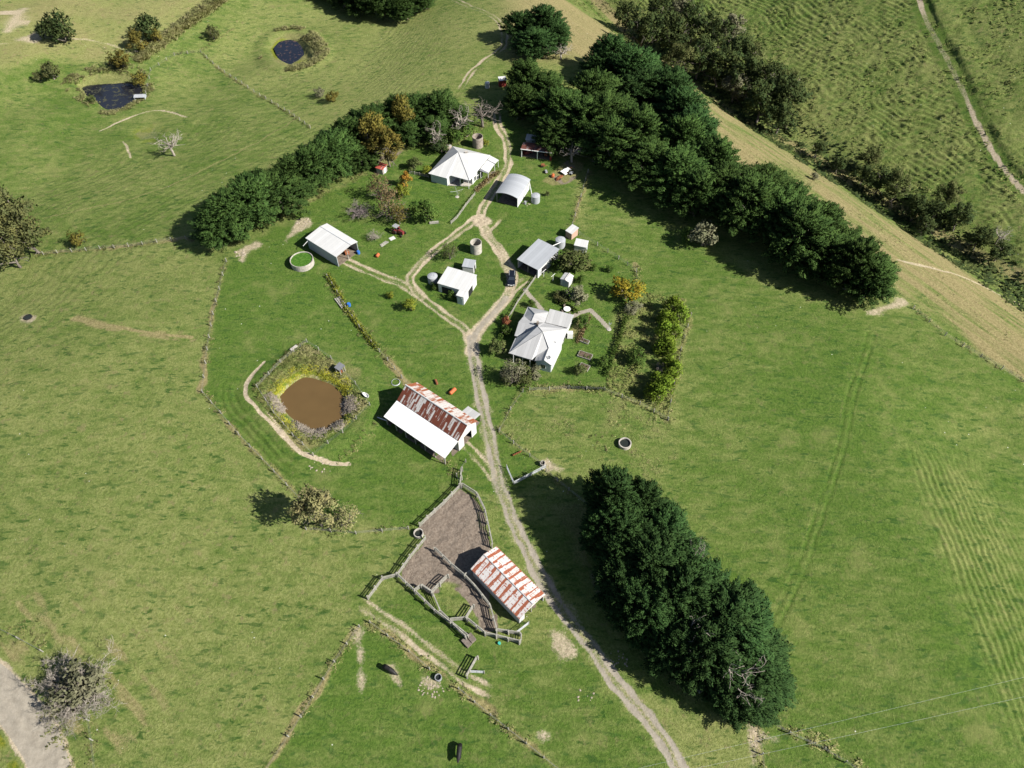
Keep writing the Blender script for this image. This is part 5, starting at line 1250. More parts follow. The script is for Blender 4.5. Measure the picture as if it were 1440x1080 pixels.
ring_tank('concrete_tank', 'tall open concrete tank behind the hip roofed cottage', 671.8, 198.5, 1.6, 3.4, M_concd, .13, None, None, 1.7)
ring_tank('concrete_tank', 'tall open concrete tank on the grass inside the loop track', 669.4, 347, 1.5, 3.2, M_conc, .13, None, None, 1.6)
ring_tank('ring_trough', 'round concrete water trough alone in the big paddock', 878.8, 624, 1.35, .85, M_conc, .22, .5, M_tw, .4)
ring_tank('ring_trough', 'round concrete trough set into the stockyard fence', 588.7, 750.5, .95, .85, M_conc, .16, .35, M_tw, .4)
ring_tank('barrel_trough', 'small pale barrel trough at the gate corner on bare dirt', 763, 652, .55, .95, M_conc, .1, .5, M_tw, .5)
ring_tank('barrel_trough', 'dark round barrel trough beside the pale rubble heap', 616.4, 953, .6, .8, M_greyp, .1, .45, M_tw, .4)
ring_tank('tub_trough', 'black oval trough in a bare patch of the lower paddock', 39.5, 446, .95, .45, M_rubber, .14, .3, M_tw, .2)
def cyl_tank(label, px, py, r, h, mat, hp_):
    p = at(px, py, hp_); e = empty('water_tank', (p.x, p.y, gzf(p.x, p.y)-.05)); tag(e, label, 'tank')
    mb = MB(); pr_ = []
    n = 12
    for k in range(n+1): z = h*k/n; pr_ += [(r, z-.001), (r*1.015, z+h/n*.5)] if k < n else [(r, z)]
    mb.lathe([(r, -.3)]+pr_, 28); mb.build('tank_wall', mat, e)
    lb = MB(); lb.lathe([(r*1.03, h-.02), (r*.6, h+.18), (.02, h+.28)], 28); lb.build('tank_lid', mat, e)
    hb = MB(); hb.box(r*.4, 0, h+.15, .5, .5, .14); hb.build('hatch', M_steel, e); return e
cyl_tank('corrugated grey tank beside the curved roof carport', 753.2, 278.5, 1.2, 2.2, M_zinc, 1.2)
cyl_tank('corrugated pale tank joined to the grey carport by a pipe', 788, 341, 1.3, 2.3, M_zinc, 1.2)
cyl_tank('corrugated squat tank beside the white winged shed', 608.5, 391.5, 1.25, 2.0, M_zinc, 1.1)
cyl_tank('small pale tank on the grass beside the upper track', 685.2, 119.5, .75, 1.8, M_wallbw, .9)
cyl_tank('dark squat tank in the shade behind the hip roofed cottage', 631, 208.5, 1.0, 1.6, M_concd, .8)
p = at(788, 341, 2.4); q = at(772, 348, 2.8)
o = MB().tube([(p.x, p.y, p.z), (q.x, q.y, q.z)], .09).build('fill_pipe', M_wpaint); tag(o, 'pale pipe running from the grey carport roof to its tank', 'pipe')
# ------------------------------------------------------------------ fences
def _box_mesh(nm, lx, ly, lz):
    mb = MB(); mb.box(0, 0, -.4, lx, ly, lz+.4, 0, .92); m = bpy.data.meshes.new(nm); m.from_pydata([tuple(v) for v in mb.v], [], mb.f); m.update(); return m
PM = {}
def resample(P, step):
    P = [np.array(p) for p in P]; out = []
    for a, b in zip(P[:-1], P[1:]):
        L = np.hypot(*(b-a)); n = max(1, round(L/step)); out += [a+(b-a)*k/n for k in range(n)]
    return out+[P[-1]]
def fence(pts, label, style='wire', h0=.6, cat='fence', step=None, ph=1.25, group=None, nrail=4):
    P = [np.array(at(*p, h0)[:2]) for p in pts]; step = step or {'wire': 4.2, 'rail': 2.6, 'picket': 1.6, 'gate': 9}[style]
    Q = resample(P, step); g = [gzf(*q) for q in Q]; c = Q[len(Q)//2]; cz_ = g[len(Q)//2]
    e = empty('gate' if style == 'gate' else {'wire': 'wire_fence', 'rail': 'rail_fence', 'picket': 'garden_fence'}[style], (c[0], c[1], cz_)); tag(e, label, cat, group)
    if style in ('wire', 'rail', 'picket'):
        key = style
        if key not in PM: PM[key] = _box_mesh('post', *{'wire': (.17,.17,ph), 'rail': (.24,.24,1.75), 'picket': (.14,.14,1.1)}[style])
        for k, (q, z) in enumerate(zip(Q, g)):
            o = mobj('post', PM[key], M_timber, e, (q[0]-c[0], q[1]-c[1], z-cz_), k*.7)
    if style == 'wire':
        for hh in (.35, .7, 1.05):
            mb = MB(); mb.tube([(q[0]-c[0], q[1]-c[1], z-cz_+hh) for q, z in zip(Q, g)], .012, 3, False); mb.build('wire', M_wire, e)
    elif style == 'rail':
        for i in range(nrail):
            hh = .38+.38*i; mb = MB()
            for (a, za), (b, zb_2) in zip(zip(Q, g), zip(Q[1:], g[1:])):
                j = .03*math.sin(a[0]*9+i*2); d = (b-a)/max(np.hypot(*(b-a)), .01); nx_, ny_ = -d[1]*.10, d[0]*.10; top = .16 if i < nrail-1 else .10
                A_ = Vector((a[0]-c[0], a[1]-c[1], za-cz_+hh+j)); B_ = Vector((b[0]-c[0], b[1]-c[1], zb_2-cz_+hh-j)); o1 = Vector((nx_, ny_, 0)); wd = .05 if i < nrail-1 else .16; o2 = o1+Vector((nx_, ny_, 0))*(wd/.10); up = Vector((0, 0, top))
                mb.extrude([A_+o1, B_+o1, B_+o1+up, A_+o1+up], o2-o1)
            mb.build('rail', M_timber, e)
    elif style == 'picket':
        for hh in (.35, .85):
            mb = MB(); mb.tube([(q[0]-c[0], q[1]-c[1], z-cz_+hh) for q, z in zip(Q, g)], .05, 4, False); mb.build('rail', M_timber, e)
        mb = MB()
        for (a, za), (b, zb_2) in zip(zip(Q, g), zip(Q[1:], g[1:])):
            L = np.hypot(*(b-a)); d = (b-a)/max(L, .01)
            for k in range(max(1, int(L/.22))):
                p = a+d*(k+.5)*.22; mb.box(p[0]-c[0], p[1]-c[1], za-cz_+.05, .10, .03, .92+.06*math.sin(k*2.1+a[0]), math.atan2(d[1], d[0]))
        o = mb.build('picket', M_timber, e); o['kind'] = 'stuff'
    else:
        a, b = Q[0], Q[-1]; mb = MB(); za = gzf(*a)-cz_
        A_, B_ = Vector((a[0]-c[0], a[1]-c[1], za)), Vector((b[0]-c[0], b[1]-c[1], gzf(*b)-cz_))
        for hh in (.15, .40, .65, .90, 1.18): mb.tube([A_+Vector((0,0,hh)), B_+Vector((0,0,hh))], .03 if hh < 1.1 else .05, 5)
        for f in (0, .5, 1): p = A_.lerp(B_, f); mb.tube([p+Vector((0,0,.1)), p+Vector((0,0,1.2))], .045, 5)
        mb.tube([A_+Vector((0,0,.15)), B_+Vector((0,0,1.18))], .03, 5); mb.build('frame', M_steel, e)
        for p in (A_, B_): pm = MB(); pm.tube([p+Vector((0,0,-.4)), p+Vector((0,0,1.4))], .09, 6); pm.build('post', M_timber, e)
    return e
# stockyard rails
SY = 'stockyard rail fences'
for pts, lab in (
    ([(646,683.5),(624.5,706),(611.2,718),(590,738)], 'grey rail fence up the dam side of the mud yard, above the set-in trough'),
    ([(598,756.3),(576.3,782.8),(558.3,808),(537.8,813),(517.3,840.6)], 'long grey rail fence from the set-in trough down to the farm track'),
    ([(649.8,683),(670.2,696),(681,718),(691.9,768)], 'grey rail fence on the driveway side of the mud yard, ending at the striped shed'),
    ([(611.2,773),(634,795),(653.4,811.7),(667.8,826),(688.3,852.6),(698,888.8)], 'dark rail fence across the mud yard in front of the striped shed'),
    ([(558.3,809.3),(583.5,833.4),(611,860),(634,878),(655,898)], 'outer rail fence of the narrow cattle race'),
    ([(593,826),(607.6,835.8),(618.5,861),(638,880),(658,896)], 'inner rail fence of the narrow cattle race'),
    ([(583.5,832),(593,825),(607.6,834.6),(630.5,810.5)], 'short angled rail fence closing the mud yard above the cattle race'),
    ([(634,873),(655.8,871),(666.6,852.6)], 'short rail fence round the grassy pen below the mud yard'),
    ([(657,872),(682.3,892.4),(698,896),(730.4,904)], 'low rail fence at the bottom of the stockyard beside the aqua bucket'),
    ([(698,887.5),(731.6,892.4),(731.6,902)], 'upper rail of the small end pen at the bottom of the stockyard'),
    ([(654.6,810.5),(666,803)], 'short rail linking the mud yard to the corner of the striped shed'),
    ([(648.5,684),(650,660)], 'short rail fence running up from the top corner of the mud yard')):
    fence(pts, lab, 'rail', .8, group=SY)
fence([(726.8,889),(743.7,876)], 'grey gate leaning out from the open end of the striped shed', 'gate', .6, 'gate')
fence([(657,952),(672,925)], 'dark rail gate standing open beside the farm track', 'rail', .8, 'gate')
fence([(661,944.5),(681,945.5)], 'short pale rail across the farm track below the stockyard', 'gate', .5, 'gate')
fence([(768,655),(722.5,679)], 'white metal gate from the barrel trough towards the driveway', 'gate', .7, 'gate')
fence([(722.5,679),(712.5,656)], 'second metal gate folded back along the driveway', 'gate', .7, 'gate')
fence([(735.5,549),(718,574),(703,603)], 'thin pale wire fence between the driveway and the dry house paddock', 'wire', .7)
fence([(702,605),(722,622),(745,640),(762,651)], 'wire fence from the driveway down to the barrel trough', 'wire')
# paddock wire fences
for pts, lab in (
    ([(318,366),(308,405),(299,440),(291,490),(284,550)], 'wire fence in long dry grass running down from the dark windbreak'),
    ([(284,550),(310,580),(335,610),(385,662),(440,720)], 'wire fence running below the dam towards the pale sparse tree'),
    ([(505,880),(470,930),(440,980),(405,1035),(372,1085)], 'wire fence with long post shadows running down from the farm track'),
    ([(520,874),(545,893),(575,915),(604,940)], 'wire fence beside the farm track above the dark barrel trough'),
    ([(645,968),(690,1005),(740,1045),(790,1085)], 'wire fence in weeds running down from the dark barrel trough'),
    ([(460,388),(474,410),(486,432),(505,458),(522,480),(545,505),(565,530),(576,543)], 'weedy wire fence between the white shed and the barn'),
    ([(282,72),(340,116),(400,153),(436,178)], 'wire fence crossing the green slope towards the dark windbreak'),
    ([(60,356),(120,350),(180,345),(240,336),(282,333)], 'wire fence along the lower edge of the striped green slope'),
    ([(827,240),(817,275),(805,315)], 'wire fence in pale grass running down from the long windbreak'),
    ([(815,328),(840,343),(870,362),(895,380),(896,400)], 'wire fence round the back of the house garden to the pale post'),
    ([(745,547),(800,545),(850,547),(900,567),(940,589)], 'wire fence below the house garden in dry grass'),
    ([(972,442),(958,490),(948,540),(939,588)], 'wire fence behind the golden conifer row'),
    ([(1285,432),(1330,470),(1380,500),(1440,535)], 'wire fence along the top of the big paddock past the bare dirt'),
    ([(431,479),(466,505),(500,540),(520,570),(482,608),(441,640),(412,612),(385,580),(362,545),(395,510),(431,479)], 'wire fence round the brown dam'),
    ([(1062,1003),(1072,1060),(1077,1095)], 'wire fence leaving the lower end of the thick hedge'),
    ([(1064,1004),(1110,1030),(1160,1052),(1220,1090)], 'wire fence crossing below the thick hedge towards the ridged grass'),
    ([(768,661),(800,688),(832,714)], 'wire fence through the hedge shade below the barrel trough'),
    ([(-10,880),(25,897),(58,915)], 'wire fence above the gravel road'),
    ([(118,985),(128,1040),(134,1095)], 'wire fence from the bare grey bush down beside the gravel road'),
    ([(430,743),(500,749),(574,742)], 'wire fence in dry grass from the sparse tree to the stockyard'),
    ([(282,72),(245,76),(212,98),(205,130)], 'wire fence from the green slope round to the weedy pond'),
    ([(655,648),(642,668),(648,682)], 'short wire fence between the barn and the mud yard')):
    fence(pts, lab, 'wire')
for pts, lab in (
    ([(754,388),(742,405),(728,424),(715,447),(706,470)], 'grey picket fence between the pale drive and the gabled house garden'),
    ([(668,272),(655,288),(643,305),(634,313)], 'grey picket fence along the drive below the hip roofed cottage'),
    ([(576,242),(590,245),(603,248)], 'dark timber fence against the end wall of the hip roofed cottage')):
    fence(pts, lab, 'picket', .5)
# clipped hedge of the house garden
def hedge_row(pts, label, h, wd, leaf, n, nm='garden_hedge'):
    P = dense(xy(pts), smooth=1); Ls = np.r_[0, np.cumsum(np.hypot(*np.diff(P, axis=0).T))]; r = np.random.default_rng(int(pts[0][0])); t = r.random(n)*Ls[-1]
    x = np.interp(t, Ls, P[:, 0])+r.normal(size=n)*wd*.45; y = np.interp(t, Ls, P[:, 1])+r.normal(size=n)*wd*.45
    z = gzv(x, y)+r.random(n)**.7*h*(.7+.5*vnoise(t/1.6, t*0, 5)); c = P[len(P)//2]; z0 = gzf(*c)
    V, Fq = cards(np.stack([x-c[0], y-c[1], z-z0], 1), r.normal(size=(n, 3))+[0, 0, .8], r.normal(size=(n, 3))+[0, 0, .6], .42*r.uniform(.7, 1.3, n), .25); Fq = (Fq, unit(r.normal(size=(n, 3))*.5+[0, 0, .7]))
    o = mobj(nm, leaf_mesh(nm, V, Fq), leaf, None, (c[0], c[1], z0)); return tag(o, label, 'hedge')
hedge_row([(880,448),(872,475),(862,500),(852,530)], 'narrow dark hedge on the sloping edge of the house garden', 1.3, .6, M_green, 1500)
hedge_row([(828,447),(820,465),(812,482)], 'low flowering border beside the path of the gabled house', .8, .7, M_brown, 700)
hedge_row([(702,244),(690,250),(676,263),(670,270)], 'rusty brown flower border in front of the hip roofed cottage', .8, .7, M_brown, 800)
hedge_row([(715,445),(709,460),(704,478)], 'dark shrub border along the picket fence of the gabled house', 1.2, .7, M_green, 900)
hedge_row([(462,388),(476,412),(488,436),(508,462),(530,490)], 'overgrown weedy strip along the fence above the dam', .8, .8, M_lime, 1500, 'weedy_strip')
hedge_row([(800,545),(830,547),(852,548)], 'low dark shrubs along the bottom fence of the house garden', .8, .6, M_green, 500)
hedge_row([(782,425),(800,432),(812,440)], 'dark flower border across the lawn of the gabled house', .7, .6, M_green, 600)

# ------------------------------------------------------------------ rough grass and reeds (stuff)
def tufts(name, XYs, h, w, nb, mat, seed, spread=.16, lean=.35, label=None):
    r = np.random.default_rng(seed); n = len(XYs); b = n*nb
    dlt = r.normal(size=(b, 2))*spread; c = np.repeat(XYs, nb, 0)+dlt; z = gzv(c[:, 0], c[:, 1])-.03
    u2 = unit(dlt+r.normal(size=(b, 2))*spread*.5); hh = np.repeat(h*r.uniform(.6, 1.35, n), nb)*r.uniform(.6, 1.15, b)
    ln_ = u2*(hh*r.uniform(.6, 1.25, b)*lean*2.9)[:, None]; ww = (w*r.uniform(.7, 1.3, b)/2)[:, None]; sd_ = np.stack([-u2[:, 1], u2[:, 0]], 1)*ww
    base = np.stack([c[:, 0], c[:, 1], z], 1); ex = lambda q, zz: np.concatenate([q, np.broadcast_to(zz, (b,))[:, None]], 1)
    V = np.stack([base-ex(sd_, 0), base+ex(sd_, 0), base+ex(ln_*.6+sd_*.8, hh*.46), base+ex(ln_, hh*.5), base+ex(ln_*.6-sd_*.8, hh*.46)], 1)[:, [0, 1, 2, 4, 4, 2, 3, 3]][:, [0, 1, 2, 3]]
    V_ = V.reshape(-1, 3); f_ = np.arange(b*4).reshape(-1, 4); g_ = np.cross(V[:, 1]-V[:, 0], V[:, 2]-V[:, 1]); k = g_[:, 2] < 0; f_[k] = f_[k][:, ::-1]
    q_ = unit(np.concatenate([u2*.35, np.ones((b, 1))], 1)+r.normal(size=(b, 3))*.15)
    me_ = np_mesh(name, V_, f_, True); me_.normals_split_custom_set_from_vertices(np.repeat(q_, 4, 0).astype(np.float32)); o = mobj(name, me_, mat); tag(o, label, None, None, 'stuff'); return o
M_tuft = leaf_mat('dry_tussock', (.140,.140,.052), (.310,.290,.140), (.19,.21,.07), .1, 0, .35)
M_tuftg = leaf_mat('green_tussock', (.060,.105,.020), (.165,.190,.055), (.22,.21,.085), .1, 0, .35)
M_reed = leaf_mat('grey_reed', (.180,.150,.120), (.370,.320,.270), (.28,.25,.19), .1, 0, .5)
M_yreed = leaf_mat('yellow_reed', (.140,.175,.018), (.330,.320,.038), None, .1, 0, .5)
r = np.random.default_rng(5); pts_ = []
for P, half, rv in RANK:
    Ls = np.r_[0, np.cumsum(np.hypot(*np.diff(P, axis=0).T))]; n = int(Ls[-1]*half*3.4*rv); t = r.random(n)*Ls[-1]
    keep = vnoise(t/3.5, t*0, 9) > .32; t = t[keep]
    pts_.append(np.stack([np.interp(t, Ls, P[:, 0]), np.interp(t, Ls, P[:, 1])], 1)+r.normal(size=(len(t), 2))*half*.55)
pts_ = np.concatenate(pts_); k_ = r.random(len(pts_)) < .55
tufts('dry_grass', pts_[k_], .55, .16, 7, M_tuft, 1); tufts('rough_grass', pts_[~k_], .5, .16, 7, M_tuftg, 2)
def scatter(P, n, lo, hi, seed, grow=9):
    """points whose signed distance to the polygon lies between lo and hi"""
    r = np.random.default_rng(seed); a0, a1 = P.min(0)-grow, P.max(0)+grow; q = r.random((n*6, 2))*(a1-a0)+a0
    d = sdist(q[:, 0], q[:, 1], P, grow+4); m = (d > lo) & (d < hi); return q[m][:n], d[m][:n]
P_ring = xy([(428,481),(470,512),(520,570),(498,592),(442,630),(415,618),(385,588),(362,562),(356,547),(384,517),(408,492)]); q, d = scatter(P_ring, 2600, -40, -.2, 3, 2); dd_ = sdist(q[:, 0], q[:, 1], P_dam, 14); q = q[dd_ > 1.3]; m = fbm(q[:, 0]/3, q[:, 1]/3, 33, 2) > .42; tufts('rough_grass', q[m], .65, .2, 7, M_tuftg, 3); tufts('dry_grass', q[~m][:1600], .6, .18, 7, M_tuft, 4)
q, d = scatter(P_dam, 1500, .1, 2.6, 4); a = np.arctan2(q[:, 1]-P_dam[:, 1].mean(), q[:, 0]-P_dam[:, 0].mean()); m = (fbm(q[:, 0]/2.5, q[:, 1]/2.5, 34, 2)+.25*np.cos(a-2.0) > .48); tufts('yellow_reeds', q[m], .5, .15, 7, M_yreed, 5)
for j, (pp, n) in enumerate(((([(376,558),(382,557),(396,573),(396,580),(388,578)]), 420), ([(414,594),(424,596),(440,607),(456,604),(456,612),(440,614),(424,606)], 620), ([(481,562),(496,560),(501,572),(496,580),(484,578)], 420), ([(470,595),(480,594),(480,602),(468,604)], 200))):
    P = xy(pp); q, d = scatter(P, n, -9, .3, 40+j, 2); tufts('grey_reeds', q[::2], .7, .13, 8, M_reed, 50+j, .2, .45)
q, d = scatter(P_pondA, 1500, .2, 4.5, 6); m = fbm(q[:, 0]/4, q[:, 1]/4, 35, 2) > .5; tufts('dry_grass', q[m], .8, .25, 6, M_tuft, 6)
q, d = scatter(P_pondB, 2200, 1.5, 7, 7); m = fbm(q[:, 0]/4, q[:, 1]/4, 36, 2)+.02*(q[:, 0]-P_pondB[:, 0].mean()) > .52; tufts('dry_grass', q[m], .9, .25, 6, M_tuft, 7)
PR = dense(xy([(196,84),(212,70),(240,48),(270,28),(295,10),(318,-6)])); Ls = np.r_[0, np.cumsum(np.hypot(*np.diff(PR, axis=0).T))]; t = r.random(2600)*Ls[-1]
tufts('reed_strip', np.stack([np.interp(t, Ls, PR[:, 0]), np.interp(t, Ls, PR[:, 1])], 1)+r.normal(size=(2600, 2))*1.1, 1.5, .3, 6, M_tuft, 8, .35, .3, 'tall grey reed strip above the weedy pond')
q, d = scatter(A_gard, 3000, -60, -.3, 9, 1); m = fbm(q[:, 0]/3, q[:, 1]/3, 37, 2) > .40; tufts('rough_grass', q[m], .42, .22, 6, M_tuftg, 9)
q, d = scatter(A_rect, 2600, -60, -.5, 10, 1); m = fbm(q[:, 0]/5, q[:, 1]/5, 38, 2) > .56; tufts('dry_grass', q[m], .24, .10, 6, M_tuft, 10)
# tussocks on the ridged hillside and in the gully
q = np.stack([r.uniform(20, 215, 16000), r.uniform(120, 330, 16000)], 1); s_ = .84*q[:, 0]+.54*q[:, 1]; m = (s_ > 197) & (s_ < 330) & (fbm(q[:, 0]/7, q[:, 1]/7, 39, 2) > .42) & (q[:, 0]/np.maximum(q[:, 1], 1) < .85)
tufts('rough_grass', q[m], .55, .35, 5, M_tuftg, 11, .35, .4)
q = np.stack([r.uniform(10, 150, 12000), r.uniform(110, 300, 12000)], 1); s_ = .84*q[:, 0]+.54*q[:, 1]; m = (s_ > 192) & (s_ < 213)
tufts('gully_scrub', q[m][::2], 1.2, .6, 7, M_gully, 12, .7, .45, 'dark scrub filling the gully between the straw slope and the ridged hillside')
q = np.stack([r.uniform(0, 150, 9000), r.uniform(90, 300, 9000)], 1); s_ = .84*q[:, 0]+.54*q[:, 1]; m = (s_ > 162) & (s_ < 190) & (fbm(q[:, 0]/5, q[:, 1]/5, 43, 2) > .5)
tufts('straw_grass', q[m], .35, .2, 6, M_tuft, 13, .3, .5)

# ------------------------------------------------------------------ black car
p = at(719.6, 392.5, .6); q = at(720.2, 383.5, .6); e = empty('car', (p.x, p.y, gzf(p.x, p.y)), math.atan2(p.y-q.y, p.x-q.x)); tag(e, 'black four wheel drive parked on the pale drive below the grey carport', 'car')
prof = [(-2.35,.45),(-2.35,1.0),(-2.2,1.12),(-2.05,1.78),(-1.8,1.86),(.1,1.86),(.35,1.80),(1.0,1.14),(2.1,1.02),(2.3,.85),(2.35,.45)]
mb = MB(); 
def side(yy, z): return .93 if z < 1.2 else .93-.20*(z-1.1)/.76
n = len(prof)
for k in range(n):
    (x0, z0), (x1, z1) = prof[k], prof[(k+1) % n]; a, b = side(0, z0), side(0, z1)
    mb.poly([(x0, -a, z0), (x0, a, z0), (x1, b, z1), (x1, -b, z1)])
lowp = [0, 1, 2, 7, 8, 9, 10]; upp = [2, 3, 4, 5, 6, 7]
for sg in (1, -1):
    for idx in (lowp, upp):
        P = [(prof[k][0], sg*side(0, prof[k][1]), prof[k][1]) for k in idx]; mb.poly(P if sg < 0 else P[::-1])
mb.build('body', M_paint, e)
mb = MB(); mb.poly([(.42,-.66,1.76),(.97,-.80,1.20),(.97,.80,1.20),(.42,.66,1.76)]); 
for v in range(4): mb.v[v] += Vector((.03, 0, .03))
mb.build('windscreen', M_glass, e)
mb = MB(); mb.poly([(-2.09,.66,1.72),(-2.2,.80,1.22),(-2.2,-.80,1.22),(-2.09,-.66,1.72)])
for v in range(4): mb.v[v] += Vector((-.03, 0, .01))
mb.build('rear_window', M_glass, e)
for sg in (1, -1):
    mb = MB()
    for x0, x1 in ((-1.95,-1.15),(-1.05,-.2),(-.1,.55)):
        P = [(x0, sg*.935, 1.2), (x1+(.25 if x1 > .5 else 0), sg*.935, 1.2), (x1, sg*.80, 1.72), (x0+.05, sg*.80, 1.72)]; mb.poly(P if sg < 0 else P[::-1])
    mb.build('side_window', M_glass, e)
    bar(e, 'roof_rail', M_steel, (-1.8, sg*.66, 1.92), (0, sg*.66, 1.92), .035)
    add_box(e, 'headlight', M_wpaint, 2.32, sg*.68, .72, .08, .36, .17); add_box(e, 'mirror', M_paint, .75, sg*1.03, 1.15, .14, .2, .16)
    for x in (-1.45, 1.45):
        wm = MB(); wm.tube([(x, sg*.70, .38), (x, sg*.97, .38)], .38, 16); w_ = wm.build('wheel', M_rubber, e); rm = MB(); rm.tube([(x, sg*.965, .38), (x, sg*.985, .38)], .22, 12); rm.build('rim', M_steel, w_)
add_box(e, 'number_plate', M_wpaint, 2.37, 0, .55, .03, .45, .13); add_box(e, 'grille', M_steel, 2.345, 0, .72, .05, .9, .16)
# old red tractor
p = at(560, 325, .8); q = at(570, 330, .8); e = empty('tractor', (p.x, p.y, gzf(p.x, p.y)), math.atan2(q.y-p.y, q.x-p.x)); tag(e, 'old faded red tractor with a flat canopy, parked by the bare scrub', 'tractor')
add_box(e, 'bonnet', M_redp, 1.0, 0, .75, 1.7, .7, .75, taper=.9); add_box(e, 'chassis', M_rustm, .2, 0, .45, 3.2, .5, .4); add_box(e, 'seat', M_rubber, -.7, 0, 1.0, .5, .5, .45)
add_box(e, 'cab_roof', M_greyp, -.65, 0, 2.25, 1.5, 1.4, .10)
for sg in (1, -1):
    for x in (-1.3, 0): bar(e, 'canopy_post', M_redp, (x, sg*.6, .9), (x, sg*.6, 2.26), .05)
    add_box(e, 'mudguard', M_redp, -.8, sg*.75, 1.35, 1.3, .45, .12)
    for x, rr, w_ in ((-.8, .75, .42), (1.5, .42, .26)):
        wm = MB(); wm.tube([(x, sg*(.85-w_/2), rr), (x, sg*(.85+w_/2), rr)], rr, 18); wo = wm.build('wheel', M_rubber, e); rm = MB(); rm.tube([(x, sg*(.86+w_/2), rr), (x, sg*(.88+w_/2), rr)], rr*.5, 12); rm.build('rim', M_redp, wo)
bar(e, 'exhaust_pipe', M_rustm, (1.2, .2, 1.4), (1.2, .2, 2.1), .05); bar(e, 'steering_wheel', M_rubber, (-.1, 0, 1.3), (-.3, 0, 1.65), .04)

# ------------------------------------------------------------------ cattle
def cow_mesh(head_down, seed):
    V = [(0,0,1.02),(.45,0,1.05),(.85,0,1.08),(1.15,0,1.12 if not head_down else .98),(1.42,0,1.2 if not head_down else .72),(1.72,0,1.12 if not head_down else .38),(-.45,0,1.06),(-.85,0,1.08),(-1.0,0,.95),(-1.05,0,.5)]
    E = [(0,1),(1,2),(2,3),(3,4),(4,5),(0,6),(6,7),(7,8),(8,9)]; Rr = [(.40,.46),(.40,.46),(.33,.40),(.20,.26),(.15,.19),(.09,.10),(.40,.46),(.32,.36),(.06,.06),(.035,.035)]
    def add(p, r, k): V.append(p); Rr.append((r, r)); E.append((k, len(V)-1)); return len(V)-1
    for sx, base in ((.80, 2), (-.78, 7)):
        for sy in (1, -1):
            a = add((sx, sy*.22, .80), .17, base); b = add((sx+(.03 if sx > 0 else -.10), sy*.23, .45), .085, a); c = add((sx+(0 if sx > 0 else .02), sy*.23, .10), .06, b); add((sx+.05, sy*.23, .0), .07, c)
    for sy in (1, -1): add((V[4][0]-.02, sy*.22, V[4][2]+.07), .05, 4)
    m = bpy.data.meshes.new('cow'); m.from_pydata(V, E, []); o = bpy.data.objects.new('cow_cage', m); COL.objects.link(o)
    sk = o.modifiers.new('skin', 'SKIN'); sv = m.skin_vertices[0].data
    for k, rr in enumerate(Rr): sv[k].radius = rr
    sv[0].use_root = True
    ss = o.modifiers.new('sub', 'SUBSURF'); ss.levels = 2; ss.render_levels = 2
    dg = bpy.context.evaluated_depsgraph_get(); me = bpy.data.meshes.new_from_object(o.evaluated_get(dg)); bpy.data.objects.remove(o); me.name = 'cow'; me.materials.clear(); me.polygons.foreach_set('use_smooth', np.ones(len(me.polygons), bool)); return me
for (px, py, qx, qy, hd, lab) in ((546,941,554,946,True,'black cow near the dark barrel trough, its shadow beside it'), (646,1056,645,1066,False,'black cow alone in the grass near the edge of the lower paddock')):
    p = at(px, py, .7); q = at(qx, qy, .7)
    o = mobj('cow', cow_mesh(hd, 1), M_black, None, (p.x, p.y, gzf(p.x, p.y)), math.atan2(q.y-p.y, q.x-p.x)); o.scale = (1.12, 1.12, 1.12); tag(o, lab, 'cow')

# ------------------------------------------------------------------ small things about the farm
def place(name, label, cat, px, py, h=.3, rz=0.0):
    p = at(px, py, h); return tag(empty(name, (p.x, p.y, gzf(p.x, p.y)), rz), label, cat)
def drum(label, px, py, r_, L, mat, ang, name='drum', cat='drum', ends=True):
    e = place(name, label, cat, px, py, r_, ang); mb = MB(); mb.tube([(-L/2-.12, 0, r_), (-L/2, 0, r_), (L/2, 0, r_), (L/2+.12, 0, r_)], [r_*.55, r_, r_, r_*.55], 14); mb.build('body', mat, e)
    for x in (-L*.25, L*.25): hb = MB(); hb.tube([(x-.03, 0, r_), (x+.03, 0, r_)], r_*1.04, 14); hb.build('hoop', mat, e)
    return e
drum('orange-red gas drum lying on the grass above the barn', 636.5, 550, .45, 1.7, M_orange2, .9)
drum('small rusty drum lying on the grass near the barn ridge', 613.5, 537, .28, 1.3, M_rustm, -1.2)
drum('red drum in the junk patch below the rusty open shed', 777.5, 247, .45, .9, M_orange2, 1.4)
drum('dull red drum in the dry weeds between the white shed and the tractor', 531, 359, .42, 1.0, M_orange2, 1.2)
def barrel(label, px, py, mat, r_=.32, h=.9):
    e = place('barrel', label, 'barrel', px, py, h/2); mb = MB(); mb.lathe([(r_*.94, 0), (r_, h*.1), (r_*1.05, h*.5), (r_, h*.9), (r_*.94, h)], 16); mb.build('body', mat, e); lb = MB(); lb.lathe([(r_*.8, h), (r_*.8, h+.04)], 16); lb.build('lid', mat, e)
barrel('blue barrel at the open end of the machinery shed', 504, 355, M_blue, .42); barrel('blue barrel in the weedy fence strip', 490.5, 428.5, M_blue, .45)
barrel('aqua bucket on the grass at the bottom of the stockyard', 702, 904.5, M_aqua, .28, .4); barrel('grey bin beside the curved carport wall', 738.5, 285, M_greyp, .35, .9)
